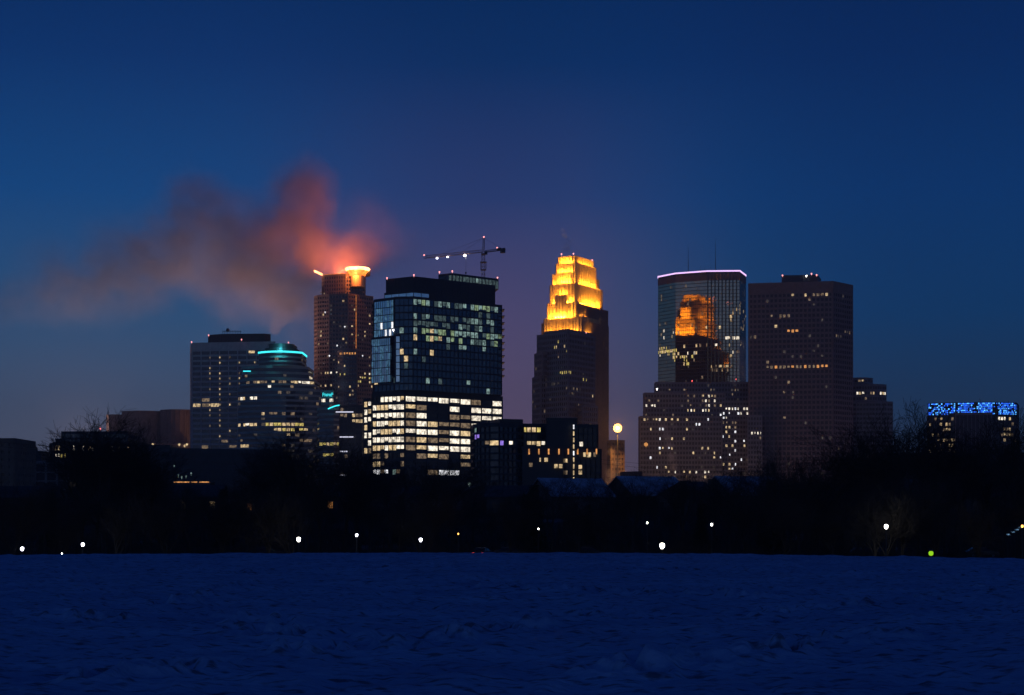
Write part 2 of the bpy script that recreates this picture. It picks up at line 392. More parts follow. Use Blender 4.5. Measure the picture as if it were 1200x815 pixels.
class Building:
    def __init__(s, name, label, cat='building', group=None, loc=None, seed=1):
        s.root = thing(name, label, cat, (loc[0], loc[1], 2.9) if loc else (0, 0, 0), group); s.wins = []; s.rng = random.Random(seed)
    def vol(s, part, pts, z0, z1, glass='glass_dark', frame='grey_stone', fh=4.0, bay=3.0, sp=0.45, pier=0.5, ds=0.35, dp=0.45,
            lit=(), p0=0.0, m0=('lit_dim',), parapet=1.0, solid=False, every=1, wmin=0.72, yref=None, bay2=None):
        pts = ccw(list(pts)); mb = MB(); mb.prism(pts, z0, z1); wall = mb.build(part, frame if solid else glass, s.root)
        fm = MB(); H = z1-z0-parapet; nf = max(1, round(H/fh)); fh = H/nf
        out = offset(pts, ds)
        if not solid:
            for i in range(nf+1):
                a = z0+i*fh-(fh*sp*0.5 if i else 0); b = z0+i*fh+fh*sp*0.5
                if i == nf: b = z1+0.15; a = z0+i*fh-fh*sp*0.5
                fm.ring(pts, out, a, b)
        else: fm.ring(pts, out, z1-parapet, z1+0.15)
        k = len(pts); cx = sum(p[0] for p in pts)/k; cyy = sum(p[1] for p in pts)/k
        for e in range(k):
            a = Vector(pts[e]); b = Vector(pts[(e+1) % k]); d = b-a; Ln = d.length
            if Ln < 1.2: continue
            d.normalize(); n = Vector((d.y, -d.x)); by_ = bay2[1] if bay2 and PX((a.x+b.x)/2, (a.y+b.y)/2) < bay2[0] else bay; nb = max(1, round(Ln/by_)); bw = Ln/nb
            facing = n.dot(Vector((0, 0))-(a+b)/2) > 0
            pw_ = .14 if (bay2 and by_ == bay2[1]) else pier
            if pier > 0 and not solid:
                for j in range(nb+1):
                    if j % every: continue
                    c = a+d*(j*bw)
                    if j == 0: c = c+d*pw_*0.5
                    if j == nb: c = c-d*pw_*0.5
                    q = [c-d*pw_/2-n*0.1, c+d*pw_/2-n*0.1, c+d*pw_/2+n*dp, c-d*pw_/2+n*dp]
                    fm.prism(ccw([(p.x, p.y) for p in q]), z0, z1+0.12)
            if not facing or solid: continue
            for i in range(nf):
                za = z0+i*fh+fh*sp*0.5+0.05; zb = z0+(i+1)*fh-fh*sp*0.5-0.05
                for j in range(nb):
                    c = a+d*((j+0.5)*bw); px = PX(c.x, c.y); py = PY((za+zb)/2, yref or c.y); mt = None
                    for (x0, y0, x1, y1, p, ms) in lit:
                        if x0 <= px <= x1 and y0 <= py <= y1:
                            if s.rng.random() < p: mt = s.rng.choice(ms)
                            break
                    else:
                        if s.rng.random() < p0: mt = s.rng.choice(m0)
                    if mt:
                        w = (bw-pw_)*s.rng.uniform(wmin, 0.98)/2; o2 = s.rng.uniform(-1, 1)*(bw/2-pw_/2-w)*0.9
                        c = c+d*o2; zt = zb; zz = za + (zb-za)*s.rng.choice([0, 0, 0, 0.25])
                        q = [(c-d*w), (c+d*w)]; n1 = n*0.14
                        v = [(q[0].x+n1.x, q[0].y+n1.y, zz), (q[1].x+n1.x, q[1].y+n1.y, zz), (q[1].x+n1.x, q[1].y+n1.y, zt), (q[0].x+n1.x, q[0].y+n1.y, zt)]
                        s.wins.append((2*w*(zt-zz)*abs(n.y)/c.y**2, v, mt))
        fm.build('facade_grid', frame, wall)
        return wall
    def light(s, px, py, Y, m, w=1.0, h=1.0, part='beacon'):
        x, z = X(px, Y), Z(py, Y); mb = MB(); mb.lathe((x, Y, z), [(0.12*w, -h/2-0.7), (0.15*w, -h/2), (w/2, -h/4), (w/2, h/4), (0.1*w, h/2)], 8)
        return mb.build(part, m, s.root)
    def done(s, cap=95):
        s.wins.sort(key=lambda t: -t[0])
        w = wloc(s.root)
        for a, v, m in s.wins[:cap]:
            mb = MB(); mb.quad(*v); mb.build('window', m, s.root, w)
        rest = s.wins[cap:]
        if rest:
            ms = sorted({t[2] for t in rest}); mb = MB()
            for a, v, m in rest: mb.quad(*v, m=ms.index(m))
            o = mb.build('window', ms, s.root, w); kind(o, 'stuff')
GZ = 2.9
def rect(L, C, Rr):
    """footprint with left, near and right corners given; the fourth closes the parallelogram"""
    l, c, r = P(*L), P(*C), P(*Rr); return [l, c, r, (l[0]+r[0]-c[0], l[1]+r[1]-c[1])]
def slab(L, Rr, depth):
    l, r = P(*L), P(*Rr); return [l, r, (r[0]+0, r[1]+depth), (l[0], l[1]+depth)]
W = ('lit_warm', 'lit_bright', 'lit_dim'); WD = ('lit_warm', 'lit_dim', 'lit_dim'); D = ('lit_dim', 'lit_faint')

# ---- central dark glass tower with bright office floors
b = Building('glass_tower', 'dark glass high-rise with bluish left corner and bright office floors below', loc=P(520, 1020), seed=3)
tow = [P(437.5, 1040), P(438.5, 1014), P(462, 1003), P(462.6, 1001), P(484, 999), P(588, 1040), P(572, 1090), P(450, 1085)]
zt = Z(348, 1000); zm = Z(458, 1000)
cool = ('lit_cool', 'lit_cool', 'lit_green', 'lit_cool_dim'); cd_ = ('lit_cool_dim', 'lit_cool')
rules = [(438, 377, 464, 392, .22, ('lit_cool', 'lit_white')), (438, 436, 464, 450, .1, ('lit_warm', 'lit_cool')), (437, 340, 464, 460, .0, D),
    (485, 346, 584, 356, .92, cool), (470, 356, 590, 363, .16, cd_), (470, 363, 486, 388, .3, cd_), (486, 363, 540, 372, .7, cd_), (540, 363, 590, 372, .55, cool),
    (486, 372, 510, 380, .9, cool), (510, 372, 590, 380, .5, cd_), (486, 380, 516, 389, .85, ('lit_green', 'lit_cool', 'lit_warm')), (516, 380, 590, 389, .72, cool),
    (486, 389, 516, 396, .85, ('lit_green', 'lit_cool', 'lit_warm')), (516, 389, 590, 396, .55, cool), (486, 396, 530, 404, .15, cool), (530, 396, 590, 404, .2, cool), (466, 404, 590, 446, .09, ('lit_cool', 'lit_warm', 'lit_cool_dim'))]
b.vol('tower_shaft', tow, zm, zt, glass='glass_navy', frame='black_metal', fh=4.1, bay=3.1, sp=0.2, pier=0.22, ds=0.25, dp=0.3, lit=rules, p0=.02, m0=cool, wmin=.85, yref=1000)
# reflective blue corner glazing; glowing panes added in place of bright reflected sky
cg = ccw([P(437.9, 1013.6), P(461.8, 1002.6), P(461.9, 1003.6), P(438.1, 1015)])
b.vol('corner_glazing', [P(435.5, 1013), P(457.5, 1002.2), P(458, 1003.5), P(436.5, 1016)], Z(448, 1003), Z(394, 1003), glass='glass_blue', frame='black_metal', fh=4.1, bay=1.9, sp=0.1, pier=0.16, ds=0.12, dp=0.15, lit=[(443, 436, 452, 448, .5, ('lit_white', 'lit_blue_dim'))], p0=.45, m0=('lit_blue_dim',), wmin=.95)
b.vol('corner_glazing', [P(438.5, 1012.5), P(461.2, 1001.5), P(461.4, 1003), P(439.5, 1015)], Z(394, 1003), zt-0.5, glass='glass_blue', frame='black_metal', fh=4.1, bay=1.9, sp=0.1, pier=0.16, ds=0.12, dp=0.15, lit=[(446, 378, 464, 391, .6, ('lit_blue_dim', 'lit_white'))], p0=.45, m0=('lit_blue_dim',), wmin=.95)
b.vol('corner_glazing', [P(464, 1000.2), P(468.5, 999.8), P(468.5, 1001.4), P(464, 1001.8)], Z(448, 1000), Z(392, 1000), glass='glass_blue', frame='black_metal', fh=4.1, bay=3, sp=0.12, pier=0.12, ds=0.12, dp=0.15)
b.vol('penthouse', [P(452.6, 1016), P(485, 1004), P(580, 1043), P(566, 1082), P(462, 1078)], zt, Z(324, 1003), glass='black_metal', frame='black_metal', fh=3.6, bay=2.1, sp=0.10, pier=0.3, ds=0.05, dp=0.2)
b.vol('penthouse_glazing', [P(450.5, 1014.5), P(484.6, 1002.5), P(503, 1009.5), P(503, 1020), P(456, 1030)], zt, Z(341, 1003), glass='glass_blue', frame='black_metal', fh=4, bay=5, sp=.12, pier=.2, ds=.1, dp=.12)
b.vol('roof_screen', [P(514, 1030), P(530, 1024), P(584, 1049), P(576, 1075), P(520, 1060)], Z(333, 1024), Z(320.5, 1024), glass='glass_dark', frame='dark_metal', fh=8, bay=2.6, sp=0.06, pier=0.25, ds=0.1, dp=0.14,
      lit=[(553, 318, 566, 340, 1, ('lit_cool', 'lit_cool_dim')), (530, 318, 590, 340, 1, ('lit_cool_dim',))], p0=.3, m0=('lit_cool_dim',))
fm = MB()
for i in range(11):      # balconies on the far corner
    z = zt-3-i*4.1; fm.prism(ccw([P(584, 1038.5), P(591.5, 1037.5), P(590, 1050), P(586, 1052)]), z, z+0.5)
    fm.build('balcony', 'dark_metal', b.root); fm = MB()
    fm.prism(ccw([P(435.5, 1016), P(438.6, 1012.5), P(440, 1018), P(437, 1030)]), z, z+0.4); fm.build('balcony', 'dark_metal', b.root); fm = MB()
pod = [P(436, 1040), P(437, 1012), P(474, 1001), P(588.5, 1048), P(570, 1100), P(450, 1090)]
off_ = ('lit_bright', 'lit_bright', 'lit_warm', 'lit_bright', 'lit_dim')
prl = [(436, 458, 446, 476, .3, WD), (474, 474, 487, 482, .5, WD), (487, 474, 524, 480, .7, WD), (552, 466, 575, 474, .95, ('lit_dim', 'lit_warm')), (507, 476, 530, 485, .75, WD), (524, 474, 548, 483, .95, ('lit_orange', 'lit_bright')), (498, 484, 524, 490, .6, off_),
       (440, 458, 474, 530, .99, ('lit_bright', 'lit_bright', 'lit_warm')), (436, 450, 590, 530, .985, off_), (436, 530, 590, 545, .6, WD), (436, 545, 600, 556, .4, ('lit_cool', 'lit_white', 'lit_dim'))]
b.vol('office_floors', pod, GZ, zm-0.1, glass='glass_black', frame='dark_metal', fh=4.72, bay=8.0, bay2=(478, 2.9), sp=0.36, pier=0.7, ds=0.4, dp=0.5, lit=prl, p0=0, wmin=.95, parapet=2.2, yref=1003)
b.vol('office_wing', [P(425.5, 1050), P(426.5, 1030), P(436, 1025), P(437, 1060)], GZ, Z(468, 1030), glass='glass_black', frame='dark_metal', fh=4.72, bay=4, sp=.3, pier=.5, lit=[(424, 466, 438, 535, .9, off_)], p0=0)
for px, py, Y in ((453.5, 326, 1012), (485, 322.5, 1003), (515, 319, 1025), (530, 318, 1024), (583, 325.5, 1049)): b.light(px, py, Y, 'beacon_pink', .9, .9)
b.light(461, 387, 1000, 'lamp_cold', .8, .8, 'ceiling_lamp')
b.done()

# ---- tower crane
def crane():
    Y = 1100; t = thing('tower_crane', 'tower crane with work lights on its long arm above the dark glass high-rise', 'crane', (X(566.5, Y), Y, Z(330, 1050)))
    cx = X(566.5, Y)
    def lattice(p0, p1, w, h, n, r=0.13):
        mb = MB(); p0 = Vector(p0); p1 = Vector(p1); d = (p1-p0).normalized()
        side = d.cross(Vector((0, 0, 1))); side = side.normalized() if side.length > .3 else Vector((1, 0, 0)); up = side.cross(d).normalized()
        cs = [(-w/2, 0), (w/2, 0), (w/2, h), (-w/2, h)] if abs(d.z) > .7 else [(-w/2, 0), (w/2, 0), (0, h)]
        L_ = (p1-p0).length; pt = lambda i, c: p0 + d*(L_*i/n) + side*c[0] + up*c[1]
        for c in cs: mb.tube(pt(0, c), pt(n, c), r, r, 5)
        for i in range(n):
            for q in range(len(cs)):
                a, b2 = cs[q], cs[(q+1) % len(cs)]
                mb.tube(pt(i, a), pt(i+1, b2), r*.6, r*.6, 4); mb.tube(pt(i, a), pt(i, b2), r*.6, r*.6, 4)
        return mb
    zs = Z(296, Y); zt_ = Z(279, Y)
    mb = lattice((cx, Y-1.1, t.location.z-8), (cx, Y-1.1, zs), 2.0, 2.0, 14, .17); mb.build('mast', 'steel_red', t)
    mb = MB(); mb.box((cx, Y, zs-6.5), (4.2, 4.2, .4)); mb.box((cx, Y, zs-11.5), (3.4, 3.4, .35))
    for a in (-1.7, 1.7):
        for c in (-1.7, 1.7): mb.box((cx+a, Y+c, zs-9), (.35, .35, 5.4))
    mb.box((cx, Y, zs-1.2), (2.9, 2.9, .8)); mb.build('climbing_frame', 'steel_red', t)
    mb = lattice((cx, Y-.5, zs), (cx+.3, Y-.5, zt_), 1.1, 1.1, 6, .14); mb.build('apex', 'steel_red', t)
    tip = Vector((X(497, Y+26), Y+26, Z(303, Y+26))); root = Vector((cx-1.2, Y, zs))
    lattice(root, tip, 1.5, 1.7, 20, .13).build('jib', 'steel_red', t)
    cj = Vector((X(592, Y-14), Y-14, Z(293, Y-14))); lattice((cx+1.2, Y, zs), cj, 1.4, 1.2, 7, .16).build('counter_jib', 'dark_metal', t)
    mb = MB(); e = Vector((cx+1.2, Y, zs)).lerp(cj, .88); mb.box((e.x, e.y, e.z-.4), (2.8, 2.0, 3.0), rz=-.7); e = Vector((cx+1.2, Y, zs)).lerp(cj, .7); mb.box((e.x, e.y, e.z+.9), (2.4, 1.6, 1.5), rz=-.7); mb.build('counterweight', 'dark_metal', t)
    mb = MB(); mb.box((cx+1.9, Y-1.5, zs-.6), (1.5, 1.6, 2.1)); mb.build('cab', 'dark_metal', t)
    mb = MB(); top = (cx+.3, Y, zt_)
    for f_ in (.33, .7): q = root.lerp(tip, f_); mb.tube(top, (q.x, q.y, q.z+1.6), .07, .07, 4)
    q = Vector((cx+1.2, Y, zs)).lerp(cj, .85); mb.tube(top, (q.x, q.y, q.z+1), .07, .07, 4)
    mb.build('pendant_ropes', 'dark_metal', t)
    q = root.lerp(tip, .27); mb = MB(); mb.tube((q.x-.3, q.y, q.z), (q.x-.3, q.y, q.z-12), .05, .05, 4); mb.tube((q.x+.3, q.y, q.z), (q.x+.3, q.y, q.z-12), .05, .05, 4); mb.build('hoist_rope', 'dark_metal', t)
    mb = MB(); mb.box((q.x, q.y, q.z-12.5), (1.0, .6, 1.0)); mb.tube((q.x, q.y, q.z-13), (q.x+.3, q.y, q.z-14), .12, .12, 5); mb.build('hook_block', 'dark_metal', t)
    for f_, m, s in ((.77, 'lamp_cold', 1.2), (.585, 'lamp_cold', 1.0), (.285, 'lamp_white', 1.5)):
        q = root.lerp(tip, f_); mb = MB(); mb.lathe((q.x, q.y-.3, q.z-.8), [(s*.5, -.4*s), (s*.6, 0), (s*.25, .5)], 8); mb.build('work_light', m, t)
        lamp('work_light_bulb', (q.x, q.y-1, q.z-2.2), (1, .9, .8), 1500, t, .5)
    for (x_, y_, z_) in ((tip.x, tip.y, tip.z+2.2), (cx+.3, Y-.5, zt_+.5), tuple(Vector((cx+1.2, Y, zs)).lerp(cj, .6)+Vector((0, 0, 2)))):
        mb = MB(); mb.lathe((x_, y_, z_), [(.3, -.5), (.5, -.1), (.5, .3), (.1, .5)], 8); mb.build('beacon', 'beacon_pink', t)
crane()

# ---- tall tower with the glowing orange crown
b = Building('crowned_tower', 'tall slim tower with a glowing orange flared crown wrapped in lit smoke', loc=P(403, 1578), seed=5)
sh = [P(368.5, 1584), P(372, 1576), P(386, 1568), P(408, 1563), P(417, 1568), P(418, 1570), P(437, 1584), P(430, 1641), P(376, 1641)]
rl = [(368, 408, 440, 412, .0, D), (366, 344, 440, 400, .06, ('lit_faint', 'lit_warm')), (366, 400, 440, 432, .07, WD), (366, 394, 437, 400, .5, ('lit_faint',)),
      (372, 436, 440, 441, .5, W), (412, 441, 440, 456, .45, ('lit_warm', 'lit_yellow')), (366, 448, 390, 454, .5, WD)]
b.vol('lower_shaft', sh, GZ, Z(345, 1568), glass='glass_dark', frame='brown_stone', fh=3.9, bay=3.0, sp=.5, pier=.9, lit=rl, p0=.05, m0=WD)
up = [P(377.5, 1588), P(380, 1580), P(405, 1572), P(428, 1580), P(427, 1630), P(380, 1630)]
b.vol('upper_shaft', up, Z(345, 1568), Z(321.5, 1572), glass='glass_dark', frame='brown_stone', fh=3.9, bay=2.6, sp=.4, pier=.9, p0=.02)
b.vol('notched_base', [P(396, 1563), P(402, 1557), P(418, 1557), P(419, 1566), P(397, 1568)], GZ, Z(411, 1559), glass='glass_dark', frame='brown_stone', fh=3.9, bay=2.6, sp=.5, pier=.8, lit=[(395, 411, 420, 415, 1, ('lit_orange',)), (395, 438, 410, 442, .8, ('lit_yellow',)), (395, 450, 420, 456, .4, W)], p0=.06, m0=WD)
cx, cyy = P(418.5, 1570); zc = Z(321, 1570)
mb = MB(); mb.lathe((cx, cyy+4, 0), [(6.6, Z(336, 1570)), (6.6, zc)], 20); mb.build('crown_drum', 'gold_stone', b.root)
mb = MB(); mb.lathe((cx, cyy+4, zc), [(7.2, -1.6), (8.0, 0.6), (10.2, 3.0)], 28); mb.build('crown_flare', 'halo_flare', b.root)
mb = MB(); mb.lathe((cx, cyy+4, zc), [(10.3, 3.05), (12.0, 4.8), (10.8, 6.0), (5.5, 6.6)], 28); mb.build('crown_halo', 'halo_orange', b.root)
mb = MB(); mb.poly([(X(368, 1583), 1583, Z(316.5, 1583)), (X(377.5, 1578), 1578, Z(320.5, 1578)), (X(377.5, 1578), 1578, Z(323, 1578)), (X(368, 1583), 1583, Z(318.6, 1583))])
mb.poly([(X(368, 1583), 1586, Z(316.5, 1583)), (X(377.5, 1578), 1581, Z(320.5, 1578)), (X(377.5, 1578), 1581, Z(323, 1578)), (X(368, 1583), 1586, Z(318.6, 1583))][::-1])
mb.quad((X(368, 1583), 1583, Z(316.5, 1583)), (X(368, 1583), 1586, Z(316.5, 1583)), (X(377.5, 1578), 1581, Z(320.5, 1578)), (X(377.5, 1578), 1578, Z(320.5, 1578)))
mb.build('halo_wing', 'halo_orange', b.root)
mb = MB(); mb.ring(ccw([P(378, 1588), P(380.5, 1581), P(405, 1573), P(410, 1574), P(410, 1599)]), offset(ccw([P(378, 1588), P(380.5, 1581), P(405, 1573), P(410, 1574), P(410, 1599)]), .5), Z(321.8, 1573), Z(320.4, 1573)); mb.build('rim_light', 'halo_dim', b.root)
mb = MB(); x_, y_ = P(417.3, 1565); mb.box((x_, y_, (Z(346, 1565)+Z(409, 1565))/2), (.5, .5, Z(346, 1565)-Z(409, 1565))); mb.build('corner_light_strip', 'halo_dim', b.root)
for px, py in ((380, 345), (376, 344)): b.light(px, py-1, 1573, 'lit_dim', 1.5, 1)
for px, py, m in ((381, 366, 'lit_white'), (404, 383, 'lit_white'), (395, 405, 'lit_white'), (386, 417, 'lit_white'), (404, 427, 'lit_white'), (425, 417, 'lit_white')): b.light(px, py, 1561, m, 1.3, 1.2, 'facade_lamp')
b.done()
CROWN = (cx, cyy)
mb = MB(); inner = arc(cx, cyy+4, 12.1, 20, 150, 16); outer = arc(cx, cyy+4, 12.4, 20, 150, 16); mb.prism(ccw(inner+outer[::-1]), zc-1, zc+6.3); mb.build('halo_blocker', 'dark_metal', b.root)  # added dark arc that keeps the halo out of the mirror tower's reflection
def upspot(name, loc, c, power, parent, ang, tgt=(0, 0, 1), rad=2.0):
    o = lamp(name, loc, c, 1, parent); ld = bpy.data.lights.new(name, 'SPOT'); ld.color = c; ld.energy = power; ld.spot_size = R(ang); ld.spot_blend = .6; ld.shadow_soft_size = rad
    o.data = ld; o.rotation_euler = Vector(tgt).to_track_quat('-Z', 'Y').to_euler(); return o
upspot('crown_floodlight', (cx, cyy+3, zc+8), (1.0, 0.17, 0.04), 210000, b.root, 168, (-.15, .1, 1), .6)
upspot('crown_floodlight', (cx-18, cyy+34, Z(320, 1578)), (1.0, 0.17, 0.05), 190000, b.root, 165, (-.1, .3, 1), .6)
lamp('crown_spill', (cx-2, cyy-8, zc-1), (1.0, .25, .05), 30000, b.root, 1)

# ---- golden floodlit setback tower
b = Building('floodlit_tower', 'stepped stone skyscraper with its top floors lit bright gold by floodlights', loc=P(675, 1715), seed=7)
O = Vector(P(674, 1700)); e1 = Vector((-0.873, 0.488)); e2 = Vector((0.488, 0.873))
def AB(a, c): q = O+e1*a+e2*c; return (q.x, q.y)
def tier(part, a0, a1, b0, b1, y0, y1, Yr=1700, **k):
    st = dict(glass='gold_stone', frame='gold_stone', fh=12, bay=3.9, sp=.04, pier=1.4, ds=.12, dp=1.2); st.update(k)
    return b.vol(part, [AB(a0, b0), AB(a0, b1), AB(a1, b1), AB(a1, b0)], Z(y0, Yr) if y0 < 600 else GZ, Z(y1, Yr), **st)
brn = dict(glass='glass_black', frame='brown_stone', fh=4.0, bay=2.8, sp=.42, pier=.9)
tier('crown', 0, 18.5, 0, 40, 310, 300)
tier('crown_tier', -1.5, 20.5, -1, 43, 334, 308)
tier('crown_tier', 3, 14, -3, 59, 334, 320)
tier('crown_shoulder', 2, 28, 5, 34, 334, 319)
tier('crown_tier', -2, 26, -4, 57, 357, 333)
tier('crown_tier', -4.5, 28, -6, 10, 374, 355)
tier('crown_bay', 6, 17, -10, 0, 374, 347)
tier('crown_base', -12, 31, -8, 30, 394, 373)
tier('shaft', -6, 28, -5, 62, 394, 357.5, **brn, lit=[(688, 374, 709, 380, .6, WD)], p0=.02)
tier('shaft', -13, 34, -7, 49, 700, 378, **brn, lit=[(690, 390, 716, 410, .12, WD)], p0=.035, m0=D)
for px, py in ((658, 298), (672, 297.5), (694, 305), (687, 391)): b.light(px, py, 1695, 'beacon_pink', 1.5, 1.5)
GOLD = (1.0, 0.41, 0.03)
def wash(a0, c0, a1, c1, out, py, power, lean=38):
    """row of floodlights standing on a ledge at the foot of a wall, shining up along it"""
    p0 = Vector(AB(a0, c0)); p1 = Vector(AB(a1, c1)); m = (p0+p1)/2; d = (p1-p0); n = Vector(out).normalized()
    m = m+n*3.6; ang = math.atan2(d.y, d.x)
    z = Z(py, 1700)+.8
    up = Vector((0, 0, 1)); tgt = (Vector((-n.x, -n.y, 0))*math.tan(R(lean))+up).normalized()
    o = lamp('floodlight', (m.x, m.y, z), GOLD, power*5.4, b.root, typ='AREA', size=(d.length*.85, .6), spread=R(150))
    zax = -tgt; xax = Vector((d.x, d.y, 0)).normalized(); yax = zax.cross(xax).normalized(); xax = yax.cross(zax)
    o.rotation_euler = Matrix((xax, yax, zax)).transposed().to_euler()
nl = (-e2.x, -e2.y); nr_ = (-e1.x, -e1.y); nbk = (e2.x, e2.y)
for (a0, a1, bb, py, pw) in ((0, 18, 0, 309, 1500), (0, 20, -3, 333, 3200), (0, 20, 0, 319.5, 1500), (14, 28, 5, 333, 1300), (-2, 24, -4, 356, 4200), (6, 17, -4, 346.5, 900), (5, 18, -10, 374, 1400), (-4, 28, -8, 374, 5200), (-12, 31, -8, 394, 3800)):
    wash(a0, bb, a1, bb, nl, py, pw)
for (c0, c1, aa, py, pw) in ((0, 40, 0, 309, 1500), (0, 43, -1.5, 333, 3200), (-3, 56, 0, 334, 1200), (-4, 53, -2, 357, 7500), (-6, 12, -4, 374, 2500), (-8, 6, -12, 394, 900)):
    wash(aa, c0, aa, c1, nr_, py, pw)
for (a0, a1, bb, py, pw) in ((0, 18, 40, 309, 3800), (0, 20, 43, 333, 13000), (-2, 26, 57, 357, 21000), (3, 14, 59, 334, 6000)):
    wash(a0, bb, a1, bb, nbk, py, pw)
upspot('sky_beam', (AB(9, 20)[0], AB(9, 20)[1], Z(299, 1700)+2), (1.0, .35, .30), 500000, b.root, 34, (0.0, -.05, 1), 6)
b.done()

# ---- grey tower in front of it
b = Building('grey_tower', 'dark blue-grey stepped tower standing in front of the gold-lit one', loc=P(660, 1455), seed=11)
gs = dict(glass='glass_dark', frame='grey_stone', fh=4.6, bay=2.7, sp=.42, pier=.9, wmin=.4)
gl = [(648, 400, 665, 412, .35, ('lit_warm', 'lit_yellow')), (630, 400, 648, 425, .06, D), (655, 436, 670, 442, .7, ('lit_yellow',)), (680, 440, 692, 446, .4, ('lit_yellow',)), (663, 455, 680, 462, .5, ('lit_faint', 'lit_dim')), (690, 458, 706, 466, .3, WD), (638, 445, 664, 452, .3, ('lit_faint',))]
b.vol('shaft', rect((629.5, 1470), (665.5, 1440), (697, 1478)), GZ, Z(391, 1455), lit=gl, p0=.03, m0=('lit_dim', 'lit_faint', 'lit_faint'), **gs)
b.vol('top_floors', rect((638, 1468), (664, 1446), (694, 1480)), Z(391, 1455), Z(386, 1446), **gs)
b.vol('side_wing', rect((624, 1476), (634, 1458), (660, 1475)), GZ, Z(441, 1458), lit=gl, p0=.03, m0=('lit_dim',), **gs)
b.vol('side_wing', rect((626.5, 1474), (636, 1456), (660, 1475)), Z(441, 1458), Z(413, 1458), lit=gl, p0=.03, m0=('lit_dim',), **gs)
b.vol('low_wing', rect((675, 1462), (683, 1437), (700, 1450)), GZ, Z(475, 1440), lit=[(676, 510, 710, 516, .5, ('lit_faint',))], p0=.03, m0=WD, **gs)
b.light(667, 386, 1446, 'dark_metal', .6, 4, 'mast_aerial'); b.light(687, 390, 1450, 'beacon_pink', .8, .8)
b.done()

# ---- mirror-glass tower reflecting the gold-lit crown
b = Building('mirror_tower', 'bronze mirror-glass tower reflecting the golden lights, with a lilac light line round its roof', loc=P(825, 1870), seed=13)
th = R(28); d = Vector((math.cos(th), -math.sin(th))); nn = Vector((math.sin(th), math.cos(th)))
A0 = Vector(P(791.5, 1850)); A1 = A0+d*37.6; fr = [P(771.3, 1876), tuple(A0), tuple(A1)]
q = A1.copy(); stepw = 3.55
for i in range(9):
    q = q+nn*(stepw*math.sin(th)*.98); fr.append(tuple(q)); q = q+d*stepw; fr.append(tuple(q))
fr += [P(874, 1866), P(868, 1915), P(795, 1935), P(772.5, 1905)]
zi = Z(320.5, 1842)
lr = [(771, 380, 875, 386, .10, WD), (771, 333, 875, 352, .03, D), (820, 381, 875, 384, .4, WD), (855, 354, 875, 384, .12, ('lit_dim', 'lit_warm')), (790, 398, 875, 408, .10, W), (771, 408, 796, 416, .55, ('lit_warm', 'lit_yellow')), (788, 418, 812, 427, .6, ('lit_warm', 'lit_yellow')),
      (850, 396, 866, 401, .8, ('lit_bright',)), (838, 402, 850, 406, .7, WD), (832, 428, 860, 434, .35, WD), (771, 384, 795, 398, .12, W), (770, 412, 875, 418, .12, W)]
b.vol('mirror_facade', fr, Z(455, 1860), zi, glass='glass_bronze', frame='dark_metal', fh=3.9, bay=2.4, sp=.14, pier=.16, ds=.06, dp=.12, lit=lr, p0=.02, m0=('lit_dim', 'lit_faint'), parapet=4, wmin=.4)
mb = MB(); pl = [fr[0], fr[1], fr[2], tuple(Vector(fr[-5])), fr[-4], fr[-3], fr[-2], fr[-1]]; mb.ring(ccw(pl), offset(ccw(pl), .7), zi+.2, zi+1.7); mb.build('roof_light_line', 'neon_lilac', b.root)
mb = MB(); mb.ring(ccw(fr), offset(ccw(fr), .35), zi-9, zi-2); mb.build('top_band', 'brown_stone', b.root)
mb = MB(); mb.box((X(830, 1885), 1885, zi+2.5), (30, 14, 4)); mb.build('roof_plant', 'dark_metal', b.root)
for px, y0 in ((806.5, 289), (838.5, 282), (833, 308), (826, 312), (821, 311)):
    mb = MB(); x_ = X(px, 1885); z1 = Z(y0, 1885); r_ = .42 if px in (806.5, 838.5) else .25
    mb.tube((x_, 1885, zi), (x_, 1885, zi+(z1-zi)*.55), r_, r_*.8, 6); mb.tube((x_, 1885, zi+(z1-zi)*.55), (x_, 1885, z1), r_*.6, r_*.3, 6); mb.build('antenna', 'dark_metal', b.root)
b.done()

# ---- stepped office block below the mirror tower
b = Building('stepped_block', 'broad dark stepped office block in front of the mirror tower, speckled with lit windows', loc=P(815, 1790), seed=17)
ss_ = dict(glass='glass_black', frame='grey_stone', fh=5.0, bay=3.2, sp=.45, pier=1.0, wmin=.45)
def near(x0, x1): return (x0, x1)
sl = [(786, 459, 812, 464, .85, ('lit_warm', 'lit_dim')), (800, 467, 812, 471, .6, WD), (823, 464, 838, 470, .7, W), (826, 473, 846, 478, .75, W), (800, 479, 836, 486, .75, ('lit_bright', 'lit_warm')), (846, 479, 880, 485, .65, ('lit_bright', 'lit_white')),
      (844, 486, 876, 491, .5, ('lit_bright', 'lit_white')), (754, 475, 768, 481, .9, ('lit_bright',)), (752, 489, 775, 494, .4, W), (843, 495, 875, 504, .25, W), (752, 500, 775, 555, .14, ('lit_warm', 'lit_orange', 'lit_white')), (844, 504, 875, 550, .2, ('lit_warm', 'lit_white')),
      (748, 548, 880, 554, .4, ('lit_bright', 'lit_warm')), (880, 506, 894, 513, .9, ('lit_bright',)), (776, 490, 842, 548, .16, ('lit_warm', 'lit_white', 'lit_faint'))]
b.vol('upper_block', [P(767, 1815), P(769, 1800), P(877, 1800), P(877, 1840), P(768, 1840)], GZ, Z(448, 1800), lit=sl, p0=.10, m0=D, **ss_)
b.vol('middle_block', [P(754, 1800), P(755.5, 1786), P(850, 1786), P(850, 1799), P(756, 1812)], GZ, Z(460.5, 1786), lit=sl, p0=.12, m0=D, **ss_)
b.vol('right_block', [P(846, 1784), P(881, 1784), P(881, 1798), P(846, 1798)], GZ, Z(470, 1784), lit=sl, p0=.10, m0=D, **ss_)
